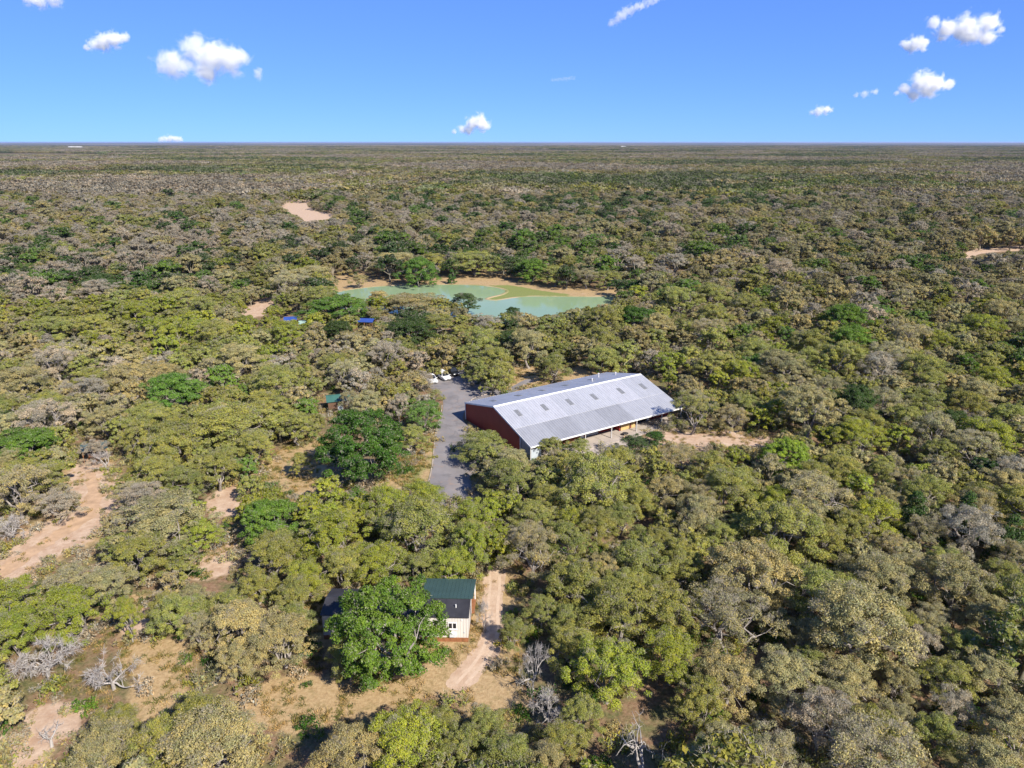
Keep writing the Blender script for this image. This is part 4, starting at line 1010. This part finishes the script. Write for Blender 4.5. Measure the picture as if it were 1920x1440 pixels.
for k in range(nsk):
    x = CW * k / nsk; MB().box(x + 0.01, x + CW / nsk - 0.01, -0.035, 0.03, 0.0, 0.50).obj('skirt_board', M_WOOD, cab)
MB().box(0.02, CW - 0.02, 0.032, CD, 0, 0.48).obj('skirt', M_WOOD, cab)
RID = 2.35
def slab(name, prof, x0, x1, mat, parent): m = MB(); m.prism(prof, 0, x0, x1); return m.obj(name, mat, parent)
slab('roof', [(-0.14, 3.06), (RID, 3.52), (CD + 0.2, 3.10), (CD + 0.2, 3.17), (RID, 3.60), (-0.14, 3.14)], -0.15, CW + 0.12, M_BROOF, cab)
for x in np.arange(0.9, CW, 1.2): MB().add([(x - 0.02, -0.13, 3.145), (x + 0.02, -0.13, 3.145), (x + 0.02, RID, 3.605), (x - 0.02, RID, 3.605), (x - 0.02, -0.13, 3.16), (x + 0.02, -0.13, 3.16), (x + 0.02, RID, 3.622), (x - 0.02, RID, 3.622)],
                [(0, 3, 2, 1), (4, 5, 6, 7), (0, 1, 5, 4), (1, 2, 6, 5), (2, 3, 7, 6), (3, 0, 4, 7)]).obj('seam', M_BROOF, cab)
pr = slab('porch_roof', [(RID + 0.04, 3.62), (7.0, 2.92), (7.0, 2.98), (RID + 0.04, 3.70)], 10.0, CW + 0.35, M_GROOF, cab)
for x in np.arange(10.2, CW + 0.3, 0.42):
    MB().tube([(x, RID + 0.05, 3.705), (x, 7.0, 2.985)], [0.03, 0.03], 4).obj('seam', M_GROOF, pr)
for x in (10.2, 12.7, CW + 0.2): MB().box(x - 0.06, x + 0.06, 6.75, 6.87, 0, 2.93).obj('porch_post', M_WHITE, cab)
MB().box(10.0, CW + 0.3, CD + 0.01, 6.9, 0.35, 0.48).obj('deck', M_WOOD, cab)
def cab_x(px, py=1175): return (px - 606.5) / (878 - 606.5) * CW
def window(x0, x1, z0, z1):
    w = MB().box(x0, x1, -0.06, -0.018, z0, z1).obj('window', M_WHITE, cab); xm = (x0 + x1) / 2
    for a, b in ((x0 + 0.08, xm - 0.05), (xm + 0.05, x1 - 0.08)): MB().box(a, b, -0.075, -0.062, z0 + 0.09, z1 - 0.09).obj('pane', M_GLASS, w)
    MB().box(x0 - 0.05, x1 + 0.05, -0.12, -0.02, z0 - 0.07, z0 - 0.004).obj('sill', M_WHITE, w)
window(cab_x(841), cab_x(857.5), 1.62, 2.42); window(cab_x(690), cab_x(706), 1.62, 2.42); window(cab_x(760), cab_x(776), 1.62, 2.42)
ac = MB().box(cab_x(844), cab_x(855), -0.30, -0.02, 0.75, 1.22).obj('air_conditioner', M_WHITE, cab)
for k in range(4): MB().box(cab_x(844) + 0.05, cab_x(855) - 0.05, -0.31, -0.302, 0.80 + 0.1 * k, 0.85 + 0.1 * k).obj('louver', M_GREYM, ac)
MB().box(cab_x(869.5), cab_x(872), -0.05, -0.018, 1.1, 1.3).obj('vent', M_GREYM, cab); MB().box(cab_x(866), cab_x(868), -0.07, -0.018, 2.65, 2.8).obj('wall_light', M_WHITE, cab)
m = MB(); m.tube([(cab_x(854), 1.2, 3.3), (cab_x(854), 1.2, 3.75)], [0.06, 0.06], 7); m.obj('vent_pipe', M_WHITE, cab)

# ------------------------------------------------------------------ small roofs in the trees
def shed(name, X, Y, rz, w, d, h, rise, roofmat, wallmat, label, cat, walls=True, npost=2):
    r = empty(name, (X, Y, 0), rz, label, cat)
    rf = MB(); rf.prism([(-d / 2 - 0.25, h), (0, h + rise), (d / 2 + 0.25, h), (d / 2 + 0.25, h + 0.07), (0, h + rise + 0.08), (-d / 2 - 0.25, h + 0.07)], 0, -w / 2 - 0.25, w / 2 + 0.25); ro = rf.obj('roof', roofmat, r)
    MB().box(-w / 2 - 0.26, w / 2 + 0.26, -0.12, 0.12, h + rise + 0.085, h + rise + 0.11).obj('ridge_cap', roofmat, ro)
    if walls:
        for a in ((-w / 2, w / 2, -d / 2, -d / 2 + 0.1), (-w / 2, w / 2, d / 2 - 0.1, d / 2)): MB().box(*a, 0, h - 0.01).obj('wall', wallmat, r)
        for x in (-w / 2, w / 2 - 0.1): m = MB(); m.prism([(-d / 2 + 0.102, 0), (d / 2 - 0.102, 0), (d / 2 - 0.102, h), (0, h + rise - 0.01), (-d / 2 + 0.102, h)], 0, x, x + 0.1); m.obj('gable_wall', wallmat, r)
        dr = MB().box(-0.5, 0.5, -d / 2 - 0.05, -d / 2 - 0.003, 0.05, 2.0).obj('door', M_GREYM, r); MB().box(0.32, 0.40, -d / 2 - 0.09, -d / 2 - 0.052, 1.0, 1.1).obj('handle', M_DARKM, dr)
    else:
        for i in range(npost + 1):
            x = -w / 2 + w * i / npost
            for y in (-d / 2, d / 2): MB().box(x - 0.06, x + 0.06, y - 0.06, y + 0.06, 0, h + 0.02).obj('post', M_WOOD, r)
    return r
M_TEALR = siding_material('green_shed_roof', (0.045, 0.13, 0.105), 0.4); M_TEAL = siding_material('teal_roof', (0.05, 0.10, 0.11), 0.4); M_BLUE = simple('blue_canopy', (0.028, 0.065, 0.26), 0.6, 0, 0.3, 0.15, 1)
M_PALEG = siding_material('pale_green_roof', (0.30, 0.42, 0.36), 0.4); M_BRNW = simple('brown_wall', (0.12, 0.07, 0.045), 0.85, 0, 0.2, 0.2, 2)
X, Y, _ = G(636, 744, 2.6); shed('garden_shed', X, Y, 0.30, 4.6, 3.4, 2.3, 0.75, M_TEALR, M_BRNW, 'small green roofed shed half hidden under grey oak crowns', 'shed')
X, Y, _ = G(176, 834, 2.4); shed('shelter', X, Y, 0.5, 3.4, 3.0, 2.1, 0.5, M_TEAL, M_BRNW, 'teal roofed open shelter at the head of the sandy path', 'shelter', False)
bx0 = empty('storage_crate', (X - 0.2, Y, 0), 0.5, 'rusty brown crate under the teal roofed shelter', 'crate')
for k in range(4): MB().box(-0.9, 0.9, -0.6, 0.6, 0.02 + k * 0.25, 0.24 + k * 0.25).obj('board', M_WOOD, bx0)
MB().box(-0.95, 0.95, -0.65, 0.65, 1.03, 1.10).obj('lid', M_WOOD, bx0)
X, Y, _ = G(545, 597, 2.6); shed('shelter', X, Y, 0.2, 3.2, 3.0, 2.4, 0.6, M_BLUE, M_BRNW, 'small blue canopy beside a pale green roof near the pond', 'shelter', False)
X, Y, _ = G(558, 602, 2.4); shed('garden_shed', X + 3.5, Y - 0.5, 0.25, 5.5, 3.5, 2.1, 0.6, M_PALEG, M_BRNW, 'pale green roofed shed beside the small blue canopy', 'shed')
X, Y, _ = G(686, 600, 2.6); shed('shelter', X, Y, -0.1, 4.4, 3.2, 2.4, 0.6, M_BLUE, M_BRNW, 'blue canopy by the near pond bank under dark trees', 'shelter', False)
M_FARW = simple('far_white_wall', (0.75, 0.74, 0.72), 0.6, 0, 0.3, 0.05, 0.1)
for px, d_, w, h, lab in ((183, 6200, 110, 13, 'long white farm building far off near the horizon'), (1158, 7000, 40, 12, 'small pale farm building far off among open fields')):
    X = (px - 960) / FPX * d_ / math.cos(0); r = empty('farm_building', (X, d_, 0), 0, lab, 'building')
    m = MB(); m.prism([(-12, 0), (12, 0), (12, h * 0.7), (-12, h * 0.7)], 0, -w / 2, w / 2); m.obj('wall', M_FARW, r)
    m = MB(); m.prism([(-13, h * 0.7 + 0.02), (13, h * 0.7 + 0.02), (0, h)], 0, -w / 2 - 1, w / 2 + 1); m.obj('roof', M_FARW, r)

# ------------------------------------------------------------------ parked vehicles
M_PWHITE = simple('white_car_paint', (0.74, 0.74, 0.74), 0.25, 0, 0.5, 0.02, 1); M_PBLACK = simple('black_car_paint', (0.012, 0.013, 0.015), 0.2, 0, 0.5, 0.1, 1)
M_TYRE = simple('tyre', (0.02, 0.02, 0.02), 0.9, 0, 0.2, 0.1, 3); M_RIM = simple('rim', (0.45, 0.45, 0.46), 0.3, 0.8, 0.5, 0.05, 3)
M_LAMP = simple('headlight', (0.8, 0.8, 0.78), 0.1, 0, 0.6, 0.02, 3); M_TAIL = simple('tail_light', (0.35, 0.01, 0.01), 0.2, 0, 0.5, 0.05, 3)
def car(X, Y, rz, paint, label, pickup=False, z=0.016):
    r = empty('parked_car', (X, Y, z), rz, label, 'car', 'vehicles parked where the drive enters the trees')
    L, W = (5.4, 1.95) if pickup else (4.6, 1.86)
    # lower body: stations along x with half width and heights
    st = [(-L / 2, 0.78, 0.42, 0.86), (-L / 2 + 0.12, 0.90, 0.30, 0.98), (-L * 0.30, 0.97, 0.26, 1.02), (0, 1.0, 0.25, 1.02), (L * 0.2, 1.0, 0.25, 1.0), (L * 0.34, 0.97, 0.27, 0.93), (L / 2 - 0.15, 0.90, 0.30, 0.84), (L / 2, 0.76, 0.42, 0.70)]
    v = []; f = []
    for x, hw, z0, z1 in st:
        w = W / 2 * hw; v += [(x, -w * 0.92, z0), (x, -w, z0 + 0.18), (x, -w, z1 - 0.16), (x, -w * 0.86, z1), (x, w * 0.86, z1), (x, w, z1 - 0.16), (x, w, z0 + 0.18), (x, w * 0.92, z0)]
    for i in range(len(st) - 1):
        for k in range(8): a = i * 8 + k; b = i * 8 + (k + 1) % 8; f.append((a, b, b + 8, a + 8))
    f += [tuple(range(8))[::-1], tuple(range((len(st) - 1) * 8, len(st) * 8))]
    obj_from('body', v, [q[::-1] for q in f], paint, r, True)
    # cabin: glass house and roof
    x0, x1, x2, x3 = (-L * 0.12, -L * 0.06, L * 0.12, L * 0.24) if pickup else (-L * 0.47, -L * 0.40, L * 0.10, L * 0.25)
    zb_, zt = 1.0, 1.62; wb_, wt = W / 2 * 0.90, W / 2 * 0.74
    V = [(x0, -wb_, zb_), (x3, -wb_, zb_ - 0.05), (x3, wb_, zb_ - 0.05), (x0, wb_, zb_), (x1, -wt, zt), (x2, -wt, zt), (x2, wt, zt), (x1, wt, zt)]
    obj_from('window_band', V, [(0, 1, 5, 4), (1, 2, 6, 5), (2, 3, 7, 6), (3, 0, 4, 7), (0, 3, 2, 1), (4, 5, 6, 7)], M_GLASS, r)
    MB().add([(x1 - 0.06, -wt - 0.03, zt + 0.004), (x2 + 0.06, -wt - 0.03, zt + 0.004), (x2 + 0.06, wt + 0.03, zt + 0.004), (x1 - 0.06, wt + 0.03, zt + 0.004), (x1 + 0.08, -wt + 0.1, zt + 0.07), (x2 - 0.1, -wt + 0.1, zt + 0.07), (x2 - 0.1, wt - 0.1, zt + 0.07), (x1 + 0.08, wt - 0.1, zt + 0.07)],
             [(0, 3, 2, 1), (4, 5, 6, 7), (0, 1, 5, 4), (1, 2, 6, 5), (2, 3, 7, 6), (3, 0, 4, 7)]).obj('roof', paint, r)
    for s in (-1, 1):
        for (xa_, xb_) in ((x0, x1), (x3, x2), ((x0 + x3) / 2, (x1 + x2) / 2)):
            m = MB(); m.tube([(xa_, s * (wb_ + 0.005), zb_ - 0.03), (xb_, s * (wt + 0.005), zt + 0.02)], [0.05, 0.045], 4); m.obj('pillar', paint, r)
        MB().box(x3 - 0.15, x3, s * (W / 2 + 0.08) - 0.09, s * (W / 2 + 0.08) + 0.09, 1.0, 1.14).obj('mirror', paint, r)
        MB().box(L / 2 - 0.16, L / 2 + 0.01, s * 0.58 - 0.17, s * 0.58 + 0.17, 0.60, 0.74).obj('headlight', M_LAMP, r)
        MB().box(-L / 2 - 0.012, -L / 2 + 0.1, s * 0.60 - 0.1, s * 0.60 + 0.1, 0.66, 0.90).obj('tail_light', M_TAIL, r)
        for x in (-L * 0.31, L * 0.32):
            y = s * (W / 2 - 0.10)
            m = MB(); m.tube([(x, y - 0.12, 0.34), (x, y - 0.10, 0.34), (x, y + 0.10, 0.34), (x, y + 0.12, 0.34)], [0.30, 0.34, 0.34, 0.30], 16); wh = m.obj('wheel', M_TYRE, r)
            m = MB(); m.tube([(x, y + s * 0.118, 0.34), (x, y + s * 0.135, 0.34)], [0.21, 0.19], 10); m.obj('rim', M_RIM, wh)
    MB().box(L / 2 - 0.02, L / 2 + 0.03, -0.34, 0.34, 0.46, 0.60).obj('grille', M_DARKM, r)
    if pickup: MB().box(-L / 2 + 0.2, x0 - 0.1, -W / 2 * 0.74, W / 2 * 0.74, 1.01, 1.03).obj('cargo_bed', M_DARKM, r)
    return r
X, Y, _ = G(832, 710); car(X, Y, -1.02, M_PWHITE, 'white car parked beside the black car at the drive')
X, Y, _ = G(848, 701.5); car(X, Y, -1.02, M_PBLACK, 'black car parked in the shade beside the white car')
X, Y, _ = G(807, 715); car(X, Y, -1.1, M_PWHITE, 'white pickup partly under the pale grey-green tree', True)

# ------------------------------------------------------------------ clouds
def cloud_material(name, cores, rmax, dens):
    """vapour: soft balls around the cores, torn by noise"""
    t = NT(name); o = t.objco(); f = None
    for (c, r) in cores:
        sub = t.node('ShaderNodeVectorMath', operation='SUBTRACT'); t.l.new(o, sub.inputs[0]); sub.inputs[1].default_value = c
        mu = t.node('ShaderNodeVectorMath', operation='MULTIPLY'); t.l.new(sub.outputs[0], mu.inputs[0]); mu.inputs[1].default_value = (1 / r, 1 / r, 1.12 / r)
        ln = t.node('ShaderNodeVectorMath', operation='LENGTH'); t.l.new(mu.outputs[0], ln.inputs[0])
        g = t.math('SUBTRACT', 1.0, ln.outputs['Value'])
        f = g if f is None else t.math('SMOOTH_MAX', f, g, 0.15)
    n = t.noise(1.0 / rmax, 6, 0.66, o, 0.6)
    e = t.math('ADD', f, t.math('MULTIPLY', t.math('SUBTRACT', n, 0.55), 2.7))
    mr = t.node('ShaderNodeMapRange', interpolation_type='SMOOTHSTEP'); t.l.new(e, mr.inputs[0]); mr.inputs[1].default_value = 0.0; mr.inputs[2].default_value = 0.75; mr.inputs[3].default_value = 0.0; mr.inputs[4].default_value = dens
    v = t.node('ShaderNodeVolumePrincipled'); v.inputs['Color'].default_value = (1, 1, 1, 1); t.l.new(mr.outputs[0], v.inputs['Density']); v.inputs['Anisotropy'].default_value = 0.0
    t.l.new(v.outputs[0], t.out.inputs['Volume']); t.m.cycles.volume_step_rate = 0.5; return t.m
def cloud(blobs, label, thick=1.0, alt=1300.0):
    bx_ = np.mean([b[0] for b in blobs]); by_ = np.mean([b[1] for b in blobs])
    u = (bx_ - 960) / FPX; v = (by_ - 720) / FPX
    d = np.array((u, math.cos(PITCH) - v * math.sin(PITCH), -(math.sin(PITCH) + v * math.cos(PITCH))))
    t = min((alt - CAMH) / max(d[2], 1e-4), 62000.0); c = np.array((0, 0, CAMH)) + d * t; s = t / FPX        # metres per pixel there
    rng = random.Random(int(bx_ * 7)); rmax = max(b[2] for b in blobs) * s
    cores = [(((x - bx_) * s, rng.gauss(0, 0.25) * r * s, -(y - by_) * s), r * s * 1.7) for (x, y, r) in blobs]
    lo = [min(k[0][i] - k[1] * 1.15 for k in cores) for i in range(3)]; hi = [max(k[0][i] + k[1] * 1.15 for k in cores) for i in range(3)]
    ob = MB().box(lo[0], hi[0], lo[1], hi[1], lo[2], hi[2]).obj('cloud', cloud_material('cloud_vapour', cores, rmax, 2.1 * thick / rmax)); ob.location = c
    return tag(ob, label, 'cloud')
cloud([(320, 120, 20), (370, 94, 20), (400, 108, 26), (430, 113, 22), (385, 133, 17), (450, 110, 14), (482, 136, 8), (345, 125, 14)], 'largest puffy white cloud with a small trailing tail')
cloud([(175, 84, 9), (195, 78, 13), (215, 74, 12), (230, 70, 8), (160, 88, 5)], 'slim white cloud next to the largest cloud')
cloud([(75, 1, 11), (55, -4, 12), (98, -3, 12)], 'thin white cloud high above the slim cloud', 0.6)
cloud([(886, 232, 11), (900, 228, 12), (866, 243, 7), (908, 238, 8), (880, 242, 8), (852, 246, 4)], 'lone small white cloud low above the horizon, over the pond')
cloud([(320, 260, 6), (312, 261, 5.5), (304, 262, 5), (328, 261, 5.5), (337, 262, 5)], 'flat white cloud touching the horizon', 0.6)
cloud([(1148.0, 42.0, 6.0), (1153.7, 37.3, 6.7), (1159.3, 32.7, 7.3), (1165.0, 28.0, 8.0), (1171.7, 24.3, 7.8), (1178.3, 20.7, 7.7), (1185.0, 17.0, 7.5), (1193.3, 13.7, 7.2), (1201.7, 10.3, 6.8), (1210.0, 7.0, 6.5), (1220.0, 4.0, 6.0), (1230.0, 1.0, 5.5), (1240, -2, 5)], 'slanting wisp of white cloud', 0.3)
cloud([(1750, 43, 10), (1780, 55, 15), (1810, 52, 19), (1848, 44, 15), (1855, 68, 13), (1877, 57, 5), (1830, 64, 14)], 'bright white cloud with a ragged hooked edge', 1.2)
cloud([(1702, 84, 9), (1715, 82, 12), (1730, 84, 9)], 'small compact white cloud below the hooked cloud')
cloud([(1725, 155, 16), (1750, 158, 15), (1700, 168, 9), (1775, 158, 8), (1715, 178, 8), (1682, 174, 4), (1740, 170, 12)], 'rounded white cloud between the compact cloud and the low puffs', 1.2)
cloud([(1606, 178, 4), (1622, 176, 6), (1640, 172, 5)], 'small broken wisp of cloud beside the rounded cloud', 0.25)
cloud([(1535, 208, 8), (1550, 206, 7), (1523, 212, 4)], 'small low white puff of cloud below the broken wisp', 0.6)
cloud([(1036.0, 150.0, 3.0), (1041.2, 149.5, 3.1), (1046.5, 149.0, 3.2), (1051.8, 148.5, 3.3), (1057.0, 148.0, 3.4), (1061.8, 147.5, 3.3), (1066.5, 147.0, 3.2), (1071.2, 146.5, 3.1), (1076, 146, 3)], 'faint thin streak of cloud over the far woods', 0.06)

# ------------------------------------------------------------------ haze: the air over the plain
th = NT('air'); hv = th.node('ShaderNodeVolumePrincipled'); hv.inputs['Color'].default_value = (0.50, 0.64, 1.0, 1); hv.inputs['Density'].default_value = 1.9e-5; hv.inputs['Anisotropy'].default_value = 0.1
th.l.new(hv.outputs[0], th.out.inputs['Volume'])
haze = MB().box(-92000, 92000, -3200, 92000, -1.0, 54.0).obj('haze', th.m); tag(haze, 'thin pale blue haze over the far woods', 'haze', kind='stuff')
